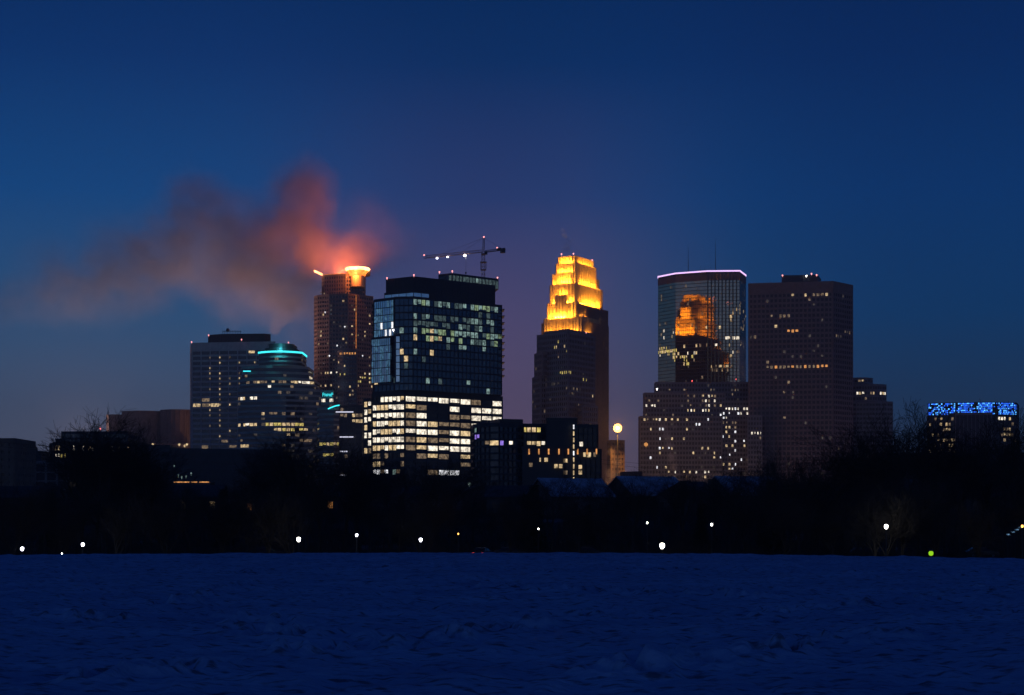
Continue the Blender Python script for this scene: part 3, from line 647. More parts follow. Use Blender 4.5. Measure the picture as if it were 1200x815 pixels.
b.vol('right_annex', [P(876, 1745), P(893, 1745), P(893, 1760), P(876, 1760)], GZ, Z(487, 1745), lit=sl, p0=.03, m0=D, **ss_)
b.vol('low_block', [P(748.5, 1790), P(750, 1776), P(846, 1776), P(846, 1784), P(750, 1800)], GZ, Z(488, 1776), lit=sl, p0=.13, m0=('lit_dim', 'lit_warm', 'lit_faint'), **ss_)
b.light(770, 456, 1786, 'lamp_white', 1.2, 1.5, 'roof_lamp'); b.light(811, 446.5, 1799, 'beacon_red', .9, .9); b.light(862.5, 444.5, 1799, 'beacon_red', .9, .9); b.light(757, 521, 1774, 'lit_orange', 4, 4, 'facade_lamp')
b.done()

# ---- big brown grid slab on the right
b = Building('grid_tower', 'broad brown stone tower with a fine window grid, right of the mirror-glass tower', loc=P(940, 1770), seed=19)
g15 = dict(glass='glass_black', frame='brown_stone', fh=5.35, bay=4.4, sp=.42, pier=1.5, ds=.5, dp=.7)
l15 = [(893, 344, 915, 350, .22, D), (928, 344, 974, 350, .5, WD), (930, 350, 960, 362, .15, D), (902, 367, 936, 373, .5, WD), (922, 384, 936, 391, .9, ('lit_orange', 'lit_yellow')), (936, 389, 1000, 395, .4, D), (890, 380, 925, 400, .12, ('lit_white', 'lit_warm')),
       (893, 426, 971, 431, .85, ('lit_dim', 'lit_orange', 'lit_dim')), (915, 400, 950, 425, .10, D), (878, 372, 890, 376, .4, ('lit_warm',))]
b.vol('shaft', [P(877.5, 1768), P(976, 1750), P(999, 1780), P(996, 1830), P(880, 1830)], GZ, Z(330.5, 1755), lit=l15, p0=.035, m0=('lit_faint', 'lit_faint', 'lit_dim'), parapet=11, **g15)
b.vol('penthouse', [P(916, 1780), P(958, 1776), P(962, 1810), P(920, 1810)], Z(330.5, 1755), Z(322.5, 1776), solid=True, frame='dark_metal')
for px, py in ((917, 323), (951, 321), (957, 322.5)): b.light(px, py, 1774, 'beacon_pink', 1.6, 1.6)
b.light(945, 323.5, 1774, 'lamp_white', 1.2, 1.2, 'roof_lamp')
b.done()

# ---- rounded stepped tower behind it
b = Building('rounded_tower', 'small rounded stepped tower at the right foot of the brown grid tower', loc=P(1018, 1880), seed=23)
def rnd(pl, pr, Y, dep=30, n=7, bul=9):
    l, r = P(pl, Y), P(pr, Y); pts = []
    for i in range(n+1):
        t = i/n; pts.append((l[0]+(r[0]-l[0])*t, Y - bul*math.sin(math.pi*t)**.8))
    return pts+[(r[0], Y+dep), (l[0], Y+dep)]
rt = dict(glass='glass_black', frame='grey_stone', fh=5.2, bay=3.2, sp=.5, pier=.5)
l16 = [(1001, 446, 1018, 452, .8, W), (1002, 456, 1040, 463, .5, W), (1012, 463, 1026, 468, .6, W)]
b.vol('top_drum', rnd(996, 1022.5, 1880), Z(450, 1880), Z(443.5, 1880), lit=l16, **rt)
b.vol('upper_drum', rnd(996, 1038.5, 1875), Z(471, 1875), Z(451, 1875), lit=l16, p0=.05, m0=WD, **rt)
b.vol('shaft', rnd(996, 1046, 1870, bul=4), GZ, Z(471, 1870), lit=l16, p0=.01, **rt)
b.done()

# ---- blue LED topped building
b = Building('blue_lit_building', 'low block at the far right with blue LED lights along its top floors', loc=P(1140, 1420), seed=29)
lb = ('led_blue', 'led_blue', 'led_azure'); bb_ = dict(glass='glass_black', frame='dark_metal', fh=4.4, bay=2.4, sp=.4, pier=.4)
l17 = [(1086, 485.2, 1122, 489, .3, lb), (1086, 489, 1120, 530, .28, ('lit_warm', 'lit_dim')), (1106, 489, 1119, 528, .75, W), (1168, 487, 1185, 492, .9, W), (1172, 492, 1194, 520, .4, WD)]
pts = [P(1086.5, 1440), P(1088, 1428), P(1121, 1420), P(1163, 1414), P(1191, 1420), P(1194, 1450), P(1094, 1470)]
b.vol('wall', pts, GZ, Z(486.5, 1420), lit=l17, p0=.0, **bb_)
b.vol('light_band', pts, Z(486.5, 1420), Z(472, 1420), glass='glass_black', frame='black_metal', fh=1.5, bay=1.15, sp=.2, pier=.15, ds=.15, dp=.2, parapet=.3,
      lit=[(1119, 470, 1122, 490, .1, lb), (1139, 470, 1146, 490, .35, lb), (1086, 470, 1119, 490, .5, lb), (1122, 470, 1140, 490, .92, lb), (1146, 470, 1163, 490, 1, lb), (1163, 470, 1168, 490, .1, lb), (1168, 470, 1192, 490, .8, lb)], wmin=.8)
b.vol('centre_fins', [P(1120, 1418), P(1162, 1411), P(1164, 1418), P(1121, 1425)], GZ, Z(484, 1416), glass='black_metal', frame='concrete', fh=60, bay=3.3, sp=.02, pier=.35, ds=.05, dp=.5)
b.done(98)

# ---- hotel grid slab, left
b = Building('grid_hotel', 'grey slab building with wide pale grid and dark roof storey, left of teal ring', loc=P(270, 1530), seed=31)
l4 = [(262, 407, 272, 412, .9, ('lit_warm',)), (284, 406, 310, 412, .3, WD), (286, 412, 296, 417, .9, ('lit_warm',)), (224, 465, 245, 470, .5, WD), (230, 474, 280, 480, .75, ('lit_dim', 'lit_warm')), (238, 494, 258, 499, .8, WD), (236, 516, 280, 528, .75, ('lit_dim', 'lit_dim', 'lit_warm')), (280, 520, 300, 528, .3, WD)]
b.vol('slab', [P(223.5, 1545), P(225, 1520), P(322, 1508), P(322, 1560), P(226, 1575)], GZ, Z(401.5, 1515), glass='glass_dark', frame='pale_stone', fh=4.75, bay=8.7, sp=.36, pier=.7, ds=.4, dp=.6, lit=l4, p0=.0, parapet=7)
for i in range(16):      # narrow corridor windows
    for pxx in (245, 257, 269, 280.5, 292, 299): 
        if b.rng.random() < .62:
            zz = Z(420+i*6.15, 1512); x_ = X(pxx, 1512); yy = 1519-(pxx-225)/97*11.5
            b.wins.append((1e-9, [(x_-.45, yy-.75, zz), (x_+.45, yy-.75, zz), (x_+.45, yy-.75, zz+1.6), (x_-.45, yy-.75, zz+1.6)], b.rng.choice(['lit_warm', 'lit_dim', 'lit_warm'])))
b.vol('roof_storey', [P(244, 1532), P(258, 1524), P(310, 1520), P(317, 1526), P(314, 1560), P(246, 1560)], Z(401.5, 1515), Z(392, 1525), glass='black_metal', frame='dark_metal', fh=4, bay=2.2, sp=.15, pier=.25, ds=.1, dp=.2)
mb = MB(); zz = Z(391.8, 1526)
for px in np.arange(261, 283, 1.9): mb.box((X(px, 1526), 1526, zz+1.8), (.3, .3, 3.6))
mb.box((X(272, 1526), 1526, zz+2.4), (17, .3, .3)); mb.build('roof_railing', 'dark_metal', b.root)
mb = MB(); mb.lathe((X(267, 1525), 1525, zz+3.6), [(.6, -1.6), (1.5, -1), (1.7, 0), (1.2, 1.2), (.3, 1.6)], 10); mb.build('satellite_dish', 'dark_metal', b.root)
for px, py in ((224.5, 401), (244.5, 393), (283, 398)): b.light(px, py, 1508, 'beacon_pink', 1.1, 1.1)
b.done()

# ---- teal ringed round tower
b = Building('ringed_tower', 'stepped rounded tower with a bright teal light ring round its top', loc=P(330, 1440), seed=37)
tl = dict(glass='glass_dark', frame='teal_stone', fh=4.5, bay=3.4, sp=.42, pier=0)
l5 = [(288, 443, 345, 449, .45, WD), (325, 443, 366, 449, .95, ('lit_bright', 'lit_warm')), (279, 463, 303, 468, .85, W), (304, 482, 345, 487, .7, WD), (280, 495, 306, 500, .9, ('lit_warm', 'lit_bright')), (312, 494, 364, 499, .85, ('lit_yellow', 'lit_warm')),
      (322, 500, 365, 506, .75, ('lit_yellow', 'lit_warm')), (316, 506, 350, 512, .5, WD), (279, 518, 310, 530, .25, WD), (312, 544, 352, 551, .8, ('lit_warm', 'lit_dim')), (279, 500, 377, 560, .22, D), (300, 450, 340, 455, .2, W)]
def bow(pl, pr, Y, bul, dep=40, n=10): return rnd(pl, pr, Y, dep, n, bul)
b.vol('shaft', bow(279, 377, 1450, 14), GZ, Z(456, 1440), lit=l5, p0=.10, m0=('lit_dim', 'lit_faint', 'lit_faint'), **tl)
b.vol('stepped_tier', bow(281, 368, 1450, 13), Z(456, 1440), Z(444, 1440), lit=l5, p0=.05, m0=D, **tl)
b.vol('stepped_tier', bow(283.5, 361, 1450, 12), Z(444, 1440), Z(429, 1440), lit=l5, p0=.07, m0=D, **tl)
b.vol('drum', bow(303.5, 353.5, 1448, 11, 32), Z(429, 1440), Z(412, 1440), lit=[(330, 412, 340, 422, .3, ('lit_white',))], p0=.03, m0=D, **tl)
r_ = bow(303.5, 353.5, 1448, 11, 32); mb = MB(); mb.ring(ccw(r_), offset(ccw(r_), .8), Z(413.6, 1440), Z(411.6, 1440)); mb.build('ring_light', 'neon_teal', b.root)
b.vol('cap', bow(315, 344, 1450, 8, 22), Z(412, 1440), Z(402.5, 1440), solid=True, frame='dark_metal'); b.vol('cap_base', bow(311, 347, 1449, 9, 25), Z(412, 1440), Z(407.5, 1440), solid=True, frame='dark_metal')
mb = MB(); mb.box((X(289.5, 1438), 1437.5, Z(435.3, 1438)), (6.5, .6, .9)); mb.build('accent_light', 'neon_teal', b.root)
b.light(338, 401.5, 1446, 'beacon_pink', 1, 1); lamp('ring_glow', (X(328, 1436), 1434, Z(408, 1436)), (.1, .9, 1), 12000, b.root, 2)
b.done()

# ---- low curved block with teal arch
b = Building('curved_block', 'low curved block with a small teal arc light beside the ringed tower', loc=P(386, 1380), seed=41)
l6 = [(376, 466, 392, 470, .9, ('lit_bright',)), (376, 472, 388, 476, .8, ('lit_dim',)), (376, 516, 399, 522, .9, ('lit_yellow', 'lit_warm')), (380, 528, 392, 534, .8, ('lit_yellow',))]
b.vol('wall', [P(372, 1392), P(374, 1378), P(391, 1374), P(398, 1378), P(398, 1410), P(373, 1410)], GZ, Z(478, 1376), lit=l6, p0=.08, m0=D, **tl)
b.vol('upper_wall', [P(376.5, 1400), P(377.5, 1393), P(390, 1390), P(391, 1410), P(378, 1410)], Z(478, 1376), Z(458, 1392), lit=l6, p0=.05, m0=D, **tl)
mb = MB(); pr = None
for i in range(9):
    t = i/8; p = (X(384.5+13.5*t, 1372), 1371.5, Z(479.5-4.3*math.sin(t*1.45), 1372))
    if pr: mb.tube(pr, p, .5, .5, 6)
    pr = p
mb.build('arc_light', 'neon_teal', b.root)
# sign: letters too small to read in the photo, kept as short strokes of the same rhythm
mb = MB(); x0 = X(378.2, 1388); s_ = .62
def seg(a, b_): mb.tube((x0+a[0], 1388, Z(464.8, 1388)+a[1]), (x0+b_[0], 1388, Z(464.8, 1388)+b_[1]), .2, .2, 4)
for k, hgt in enumerate((2.8, 2.0, 2.0, 2.0, 2.8)):
    o_ = k*1.8; seg((o_, 0), (o_, hgt)); seg((o_, hgt), (o_+1.1, hgt)); seg((o_+1.1, 0 if k in (1, 3) else hgt*.5), (o_+1.1, hgt)); seg((o_, hgt*.5), (o_+1.1, hgt*.5))
mb.build('illuminated_sign', 'neon_teal', b.root)
b.done()

# ---- dark block with white light lines
b = Building('dark_block', 'black mid-rise with thin white light lines, left of the bright office floors', loc=P(414, 1300), seed=43)
l7 = [(400, 487, 416, 493, .6, ('lit_dim', 'lit_warm')), (414, 482, 432, 496, .5, ('lit_dim', 'lit_warm')), (398, 532, 420, 540, .2, WD), (398, 470, 432, 482, .1, D), (398, 560, 432, 575, .3, ('lit_cool', 'lit_white'))]
b.vol('wall', [P(398, 1310), P(398.5, 1300), P(430, 1296), P(434, 1330), P(400, 1335)], GZ, Z(475.5, 1300), lit=l7, p0=.02, m0=D, glass='glass_black', frame='black_metal', fh=4.4, bay=3, sp=.4, pier=.3)
for x0_, x1_, y_ in ((393.5, 414, 483), (398, 414, 512.3), (398.5, 407, 529.3), (398, 406, 557)):
    mb = MB(); mb.box((X((x0_+x1_)/2, 1294), 1294.2, Z(y_, 1294)), ((x1_-x0_)/F*1294, .7, .85)); mb.build('light_line', 'neon_white', b.root)
b.done()

# ---- hazy round-fronted block far left
b = Building('arena', 'windowless brown-grey block of curved bays behind the low lit buildings at left', loc=P(175, 1680), seed=47)
ar = dict(glass='brown_stone', frame='brown_stone', fh=50, bay=3.4, sp=.03, pier=.5, ds=.3, dp=.45)
b.vol('bay_front', rnd(125, 144, 1680, 40, 6, 5), GZ, Z(486, 1675), **ar); b.vol('bay_front', rnd(143, 189, 1672, 40, 10, 10), GZ, Z(481.8, 1665), **ar); b.vol('bay_front', rnd(188, 228, 1665, 40, 8, 10), GZ, Z(480, 1655), **ar)
b.vol('low_wall', [P(124, 1650), P(128, 1640), P(226, 1640), P(226, 1655), P(128, 1660)], GZ, Z(520, 1640), **ar)
for px, py in ((179, 521), (210, 521), (216.5, 522.5), (219, 521)): b.light(px, py, 1636, 'lit_warm', 2.2, 2.2, 'wall_lamp')
mb = MB(); mb.tube((X(117.5, 1660), 1660, GZ), (X(117.5, 1660), 1660, Z(503, 1660)), .8, .4, 6); mb.build('mast', 'dark_metal', b.root); b.light(117.5, 502.3, 1658, 'beacon_red', 1.3, 1.3)
b.done()

# ---- far left flats
b = Building('left_office_block', 'low stepped office block with two rows of small lit windows at the far left', loc=P(110, 1010), seed=53)
l2 = [(60, 524, 72, 532, .9, ('lit_warm',)), (64, 533, 81, 540, .9, ('lit_yellow', 'lit_bright')), (84, 522, 160, 531, .45, W), (84, 541, 130, 549, .4, W)]
k2 = dict(glass='glass_black', frame='dark_brick', fh=4.7, bay=1.9, sp=.4, pier=.6)
b.vol('corner_wing', rect((58.5, 1025), (64, 1004), (92, 1000)), GZ, Z(518.5, 1004), lit=l2, **k2)
b.vol('main_wing', slab((84, 1003), (168, 1010), 40), GZ, Z(519, 1003), lit=l2, **k2)
b.vol('roof_storey', slab((65.5, 1018), (74, 1018), 20), Z(519, 1004), Z(514.5, 1018), solid=True, frame='dark_brick')
b.vol('roof_storey', slab((72.5, 1020), (150, 1020), 30), Z(519, 1004), Z(506, 1020), glass='glass_dark', frame='dark_metal', fh=3, bay=6, sp=.3, pier=.3)
b.done()
b = Building('brick_tower', 'tan brick tower block cut by the left edge of the photo', loc=P(0, 700), seed=59)
b.vol('wall', slab((-60, 706), (16.8, 700), 30), GZ, Z(514, 700), glass='glass_black', frame='tan_brick', fh=3.2, bay=3.4, sp=.62, pier=1.9, p0=0)
b.done()
b = Building('pilaster_block', 'long low dark block with pale pilasters beside the tan brick tower', loc=P(70, 760), seed=61)
b.vol('wall', slab((16, 765), (118, 760), 25), GZ, Z(540.5, 760), glass='dark_brick', frame='concrete', fh=4.1, bay=5.2, sp=.15, pier=.9, ds=.1, dp=.5, lit=[(22, 562, 30, 570, .8, ('lit_dim',))], p0=.02, m0=('lit_faint',))
b.vol('roof_storey', slab((15, 772), (48, 772), 14), Z(540.5, 760), Z(529, 772), solid=True, frame='dark_metal')
mb = MB(); mb.lathe((X(38.7, 772), 776, Z(529, 772)), [(1.1, 0), (1.1, 1.1), (.7, 2.0), (.12, 2.7)], 10); mb.build('roof_vent', 'dark_metal', b.root)
b.done()
b = Building('low_hall', 'long dark flat-roofed hall under the grey grid building with an orange lit strip', loc=P(250, 900), seed=67)
b.vol('wall', [P(167, 905), P(200, 900), P(330, 925), P(330, 960), P(168, 960)], GZ, Z(526, 905), glass='black_metal', frame='dark_metal', fh=4.5, bay=7, sp=.5, pier=.8, p0=0)
b.vol('roof_storey', slab((167, 910), (199, 910), 20), Z(526, 905), Z(521.5, 905), solid=True, frame='dark_metal')
mb = MB()
for a_, c_ in ((203.5, 214), (214.6, 222), (224, 231), (233.5, 245)): mb.box((X((a_+c_)/2, 860), 860, Z(565.2, 860)), ((c_-a_)/F*860, .4, .55))
mb.build('canopy_light', 'lit_orange', b.root)
mb = MB(); mb.box((X(225, 866), 866, Z(566, 866)-6), (22, 10, 10)); mb.build('entrance_canopy', 'dark_metal', b.root)
for px, py in ((209, 557), (213, 559), (224, 555), (218, 558), (204, 546)): b.light(px, py, 856, 'lit_cool', .8, .9, 'wall_lamp')
b.done()

# ---- dark glass office with warm windows in front of the centre
b = Building('corner_office', 'low dark glass office with a rounded left corner and scattered square warm windows', loc=P(620, 700), seed=71)
k9 = dict(glass='glass_black', frame='black_metal', fh=2.95, bay=2.1, sp=.3, pier=.22)
l9 = [(557, 505, 562, 513, 1, ('lit_purple',)), (566, 515, 572, 523, .6, W), (572, 515, 583, 523, 1, ('lit_warm', 'lit_bright')), (585, 515, 590, 523, .6, ('lit_purple',)), (594, 515, 600, 523, .9, ('lit_bright',)), (553, 503, 559, 508, .8, ('lit_cool',)), (553, 556, 556, 575, .3, ('lit_cool',)), (553, 520, 613, 580, .0, D)]
cor = [P(553.5, 712), P(556, 703), P(563, 698), P(574, 694), P(585, 692), P(606, 700), P(613, 704), P(613, 722), P(555, 725)]
b.vol('corner_wing', cor, GZ, Z(496.5, 695), lit=l9, **{**k9, 'frame': 'dark_metal', 'glass': 'glass_dark', 'pier': .12, 'bay': 3})
b.vol('roof_storey', [P(575, 712), P(586, 700), P(612, 704), P(612, 720), P(578, 722)], Z(496.5, 695), Z(491.5, 700), solid=True, frame='black_metal')
lc = [(612, 501, 636, 510, .85, ('lit_yellow', 'lit_warm')), (606, 514, 654, 524, .8, ('lit_bright', 'lit_warm')), (654, 518, 660, 523, 1, ('lit_warm',)), (676, 518, 685, 527, .7, W)]
b.vol('middle_wing', [P(606, 708), P(700, 716), P(700, 735), P(606, 730)], GZ, Z(497.5, 712), lit=lc, p0=0, **k9)
b.vol('stair_tower', [P(640.5, 703), P(676, 706), P(676, 725), P(641, 722)], GZ, Z(490.5, 705), solid=True, frame='black_metal')
b.vol('right_wing', [P(675, 708), P(704, 712), P(704, 725), P(675, 722)], GZ, Z(526.5, 710), lit=[(685, 532, 694, 538, .8, W)], p0=0, **k9)
def win(px, py, w, h, m, Y):
    x_, z_ = X(px, Y), Z(py, Y); a_ = w/F*Y/2; c_ = h/F*Y/2
    b.wins.append((w*h/F**2/40, [(x_-a_, Y, z_-c_), (x_+a_, Y, z_-c_), (x_+a_, Y, z_+c_), (x_-a_, Y, z_+c_)], m))
b.vol('front_wing', [P(612, 700), P(676, 701.5), P(676, 706), P(612, 707)], GZ, Z(524, 700), solid=True, frame='black_metal')
for px, py in ((640, 539), (663, 540), (651.5, 546.5), (657, 546.5), (622, 545), (680, 547.5), (680, 554), (663, 554), (633, 539)): win(px, py, 4 if px != 633 else 1.6, 4.6, 'lit_warm' if px not in (622, 633, 663) or py < 545 else 'lit_dim', 699.4)
for px in (620, 631.5, 643, 655, 666, 677, 688, 699): win(px, 529.5, 1.7, 6.5, 'lit_orange', 699.4 if px < 676 else 707)
for i in range(9): win(672.3, 500.5+i*7.7, 1.5, 5.2, 'lit_white' if i in (0, 4) else 'lit_warm', 699.3 if i > 2 else 703)
for px in (685, 691, 697): win(px, 533, 3, 5, 'lit_warm' if px != 697 else 'lit_dim', 707)
b.done()
b = Building('small_brown_block', 'narrow dim brown building under the big orange flood lamp', loc=P(722, 1300), seed=73)
b.vol('wall', rect((712, 1310), (716, 1300), (731.5, 1304)), GZ, Z(516, 1300), glass='glass_black', frame='tan_brick', fh=4, bay=3, sp=.5, pier=.9, p0=.05, m0=D)
b.done()
t = thing('flood_lamp', 'big orange flood lamp on a tall pole right of the gold-lit tower', 'lamp', (X(723.7, 1290), 1290, GZ))
mb = MB(); mb.tube((X(723.7, 1290), 1290, GZ), (X(723.7, 1290), 1290, Z(505, 1290)), .5, .3, 8); mb.build('pole', 'dark_metal', t)
mb = MB(); mb.tube((X(723.7, 1290), 1287.6, Z(502, 1290)), (X(723.7, 1290), 1288.6, Z(502, 1290)), 1.5, 1.9, 16); mb.build('lens', 'lamp_orange', t)
mb = MB(); mb.tube((X(723.7, 1290), 1288.4, Z(502, 1290)), (X(723.7, 1290), 1290.5, Z(502, 1290)), 3.4, 2.0, 16); mb.build('housing', 'dark_metal', t)
lamp('flood_glow', (X(723.7, 1290), 1286, Z(502, 1290)), (1.0, .40, .08), 160000, t, .8)
b = Building('low_brown_building', 'low dark building between the flood lamp and the stepped office block', loc=P(742, 1200), seed=79)
b.vol('wall', slab((729, 1210), (752, 1200), 20), GZ, Z(553, 1205), glass='glass_black', frame='dark_brick', fh=4, bay=3, sp=.5, pier=.9, p0=.25, m0=WD); b.done()
b = Building('long_flat_building', 'long black flat-roofed building below the blue-lit block at right', loc=P(1120, 640), seed=83)
b.vol('wall', slab((1030, 646), (1230, 640), 24), GZ, Z(530.5, 640), glass='black_metal', frame='black_metal', fh=4, bay=4, sp=.5, pier=.6, p0=0); b.done()
b = Building('long_low_building', 'long black low building in front of the bright office floors', loc=P(500, 620), seed=89)
b.vol('wall', slab((395, 628), (600, 620), 24), GZ, Z(575, 620), glass='black_metal', frame='black_metal', fh=3.6, bay=4, sp=.5, pier=.6, lit=[(545, 574, 563, 582, .5, ('lit_warm',))], p0=0); 
b.light(550, 567, 612, 'lit_cool', 1.1, 1.1, 'wall_lamp'); b.done()

# ================================================================ houses on the rise
surf('siding_dark', (0.05, 0.045, 0.04)); surf('siding_grey', (0.07, 0.07, 0.075)); surf('siding_brick', (0.055, 0.03, 0.025))
def house(px, Y, w, dep, h, roof_h, name_label, rz=0.0, gable='x', snow=True, mat='siding_dark', wins=(), chim=0.3):
    x = X(px, Y); z0 = G(x, Y)-0.3; t = thing('house', name_label, 'house', (x, Y, z0), 'houses on the rise'); ca, sa = math.cos(rz), math.sin(rz)
    T = lambda u, v, z: (x+ca*u-sa*v, Y+sa*u+ca*v, z0+z)
    mb = MB(); pts = [T(-w/2, -dep/2, 0)[:2], T(w/2, -dep/2, 0)[:2], T(w/2, dep/2, 0)[:2], T(-w/2, dep/2, 0)[:2]]; mb.prism(pts, z0, z0+h)
    if gable == 'x':
        for u in (-w/2, w/2): mb.poly([T(u, -dep/2, h), T(u, dep/2, h), T(u, 0, h+roof_h)])
    else:
        for v in (-dep/2, dep/2): mb.poly([T(-w/2, v, h), T(w/2, v, h), T(0, v, h+roof_h)])
    wall = mb.build('wall', mat, t)
    def plane(o, th, lift):
        m = MB()
        if gable == 'x':
            e = dep/2+o; zz = h-roof_h*o/(dep/2); U = w/2+o
            for sgn in (-1, 1):
                a = [(-U, sgn*e, zz+lift), (U, sgn*e, zz+lift), (U, 0, h+roof_h+lift), (-U, 0, h+roof_h+lift)]
                top = [T(p[0], p[1], p[2]+th) for p in a]; bot = [T(*p) for p in a]
                m.poly(top); m.poly(bot[::-1])
                for i in range(4): j = (i+1) % 4; m.poly([bot[i], bot[j], top[j], top[i]])
        else:
            e = w/2+o; zz = h-roof_h*o/(w/2); V = dep/2+o
            for sgn in (-1, 1):
                a = [(sgn*e, -V, zz+lift), (sgn*e, V, zz+lift), (0, V, h+roof_h+lift), (0, -V, h+roof_h+lift)]
                top = [T(p[0], p[1], p[2]+th) for p in a]; bot = [T(*p) for p in a]
                m.poly(top); m.poly(bot[::-1])
                for i in range(4): j = (i+1) % 4; m.poly([bot[i], bot[j], top[j], top[i]])
        return m
    roof = plane(.45, .18, .02).build('roof', 'roofing', t)
    if snow: plane(.38, .22, .22).build('snow_layer', 'snow_cover', roof)
    cxn, cyn = T(w*chim, dep*.1, 0)[:2]; mb = MB(); mb.box((cxn, cyn, z0+h+roof_h*.75), (.9, .9, 2.4), rz=rz); mb.box((cxn, cyn, z0+h+roof_h*.75+1.25), (1.1, 1.1, .18), rz=rz); mb.build('chimney', 'dark_brick', roof)
    n = max(2, int(w/3))
    for fl in range(1):
        for k in range(n):
            u = -w/2+w*(k+.5)/n; zb = 1.1; v = -dep/2-.05
            if fl == 0 and k == n//2:
                mb = MB(); mb.box(T(u, v, 1.1), (1.0, .12, 2.1), rz=rz); mb.build('door', 'dark_metal', t); continue
            m = 'glass_black'
            for (fx, k2, mm) in wins:
                if fx == fl and k2 == k: m = mm
            fr_ = MB(); fr_.box(T(u, v, zb+.7), (1.15, .10, 1.55), rz=rz); f_ = fr_.build('window', 'siding_grey', t)
            pn = MB(); pn.box(T(u, v-.06, zb+.7), (.95, .06, 1.3), rz=rz); pn.build('pane', m, f_)
HL = [
 (30, 330, 13, 9, 5.6, 3.0, .1, 'x', 'dark house at the far left behind the two white lamps'),
 (105, 350, 12, 9, 5.6, 3.4, -.2, 'y', 'dark gabled house under the tall bare tree at left'),
 (168, 325, 14, 9, 5.4, 3.0, .15, 'x', 'wide dark house below the long dark hall at left'),
 (228, 345, 12, 9, 5.8, 3.2, 0, 'x', 'dark house with warm lit windows below the orange strip'),
 (300, 330, 12, 9, 5.6, 3.4, .2, 'y', 'dark gabled house with orange lit window below the ringed tower'),
 (365, 340, 13, 9, 5.4, 3.2, -.1, 'x', 'dark house behind the white lamp below the crowned tower'),
 (432, 345, 13, 9, 5.2, 3.0, .1, 'x', 'dark house left below the bright office floors'),
 (498, 330, 13, 9, 5.2, 3.0, -.15, 'x', 'dark house right below the bright office floors'),
 (560, 345, 12, 9, 5.6, 3.2, .2, 'y', 'dark gabled house below the dark corner office'),
 (606, 335, 12, 9, 5.2, 3.0, .0, 'x', 'dark house left of the steep white roof near the middle'),
 (668, 330, 14, 10, 5.0, 4.6, .5, 'x', 'house with a broad blue snowy roof below the warm square windows'),
 (757, 340, 14, 11, 5.2, 5.0, .55, 'x', 'house with steep blue snowy roof below the flood lamp'),
 (812, 335, 12, 9, 5.4, 4.2, -.6, 'y', 'dark house between two white roofs below the stepped office block'),
 (872, 338, 14, 11, 5.4, 5.0, .5, 'x', 'house with snowy roof below the brown grid tower'),
 (935, 345, 13, 9, 5.6, 3.4, -.2, 'x', 'dark house right of the white roofs under the brown grid tower'),
 (990, 335, 12, 9, 5.4, 3.4, .1, 'y', 'dark gabled house below the rounded tower'),
 (1052, 330, 13, 10, 5.4, 5.0, .4, 'x', 'house with pale roof above the bright white street lamp'),
 (1100, 352, 14, 10, 6.2, 4.6, -.45, 'x', 'house with two dark roof slopes under the blue-lit block'),
 (1160, 335, 13, 9, 5.4, 3.2, .1, 'x', 'dark house at right above the pale blue strip of light')]
lw = {3: ((0, 0, 'lit_yellow'), (0, 1, 'lit_dim'), (0, 3, 'lit_warm')), 4: ((0, 1, 'lit_orange'),), 5: ((0, 3, 'lit_orange'),), 14: ((0, 0, 'lit_dim'),), 16: ((0, 3, 'lit_warm'),)}
for i, (px, Y, w, dep, h, rh, rz, gb, lab) in enumerate(HL):
    if 'snowy' in lab: h, rh = 3.6, rh*.72
    else: h, rh = 3.5, rh*.7
    house(px, Y, w, dep, h, rh, lab, rz, gb, snow=('snowy' in lab), mat=('siding_dark', 'siding_grey', 'siding_brick')[i % 3], wins=lw.get(i, ()))

# ================================================================ trees
def make_tree_mesh(seed, H=17.0, spread=1.0):
    rg = random.Random(seed); tr = MB(); cr = MB()
    def branch(p, d, L_, r, lev, n):
        seg = 4 if lev < 2 else 3 if lev < 3 else 2; q = p.copy(); dd = d.copy(); pts = [(q.copy(), r)]
        for i in range(seg):
            dd = (dd + Vector((rg.gauss(0, .13), rg.gauss(0, .13), rg.gauss(0.03, .10)))*(1 if lev else .35)).normalized()
            q2 = q+dd*(L_/seg); r2 = r*(1-.62*(i+1)/seg) if lev else r*(1-.35*(i+1)/seg)
            r1 = pts[-1][1]; (tr if lev < 2 else cr).tube(q, q2, r1, max(r2, .016), (7, 5, 4, 3, 3, 3)[lev], caps=False)
            q = q2; pts.append((q.copy(), max(r2, .016)))
        if lev >= 5: return
        kids = n[lev]
        for k in range(kids):
            t = 1-(k/kids)*(.28 if lev == 0 else .72) if lev < 5 else 1; f = t*seg; i = min(seg-1, int(f)); a, b_ = pts[i][0], pts[i+1][0]; pp = a.lerp(b_, f-i)
            ax = (b_-a).normalized(); perp = ax.orthogonal().normalized(); perp.rotate(Matrix.Rotation(rg.random()*6.28, 3, ax))
            ang = rg.uniform(.35, .85)*(1 if lev else spread*.75); nd = (ax*math.cos(ang)+perp*math.sin(ang)); nd.z += .12 if lev < 3 else -.02; nd.normalize()
            rr = pts[i][1]*(.62 if lev else .6)
            branch(pp, nd, L_*rg.uniform(.5, .78)*(1 if lev else 1.25), rr, lev+1, n)
    branch(Vector((0, 0, -.4)), Vector((0, 0, 1)), H*.36, H*.019, 0, (6, 5, 5, 4, 3))
    zmax = sorted(v[2] for v in cr.v)[int(len(cr.v)*.975)]; s = H/zmax
    for mb in (tr, cr): mb.v = [(a*s, b_*s, c*s) for a, b_, c in mb.v]
    return tr.mesh('tree_trunk', 'bark'), cr.mesh('tree_crown', 'twig')
TREES = [make_tree_mesh(100+i, 17, sp_) for i, sp_ in enumerate((1.0, .8, 1.15, .9, .7, 1.05, .85, 1.2))]
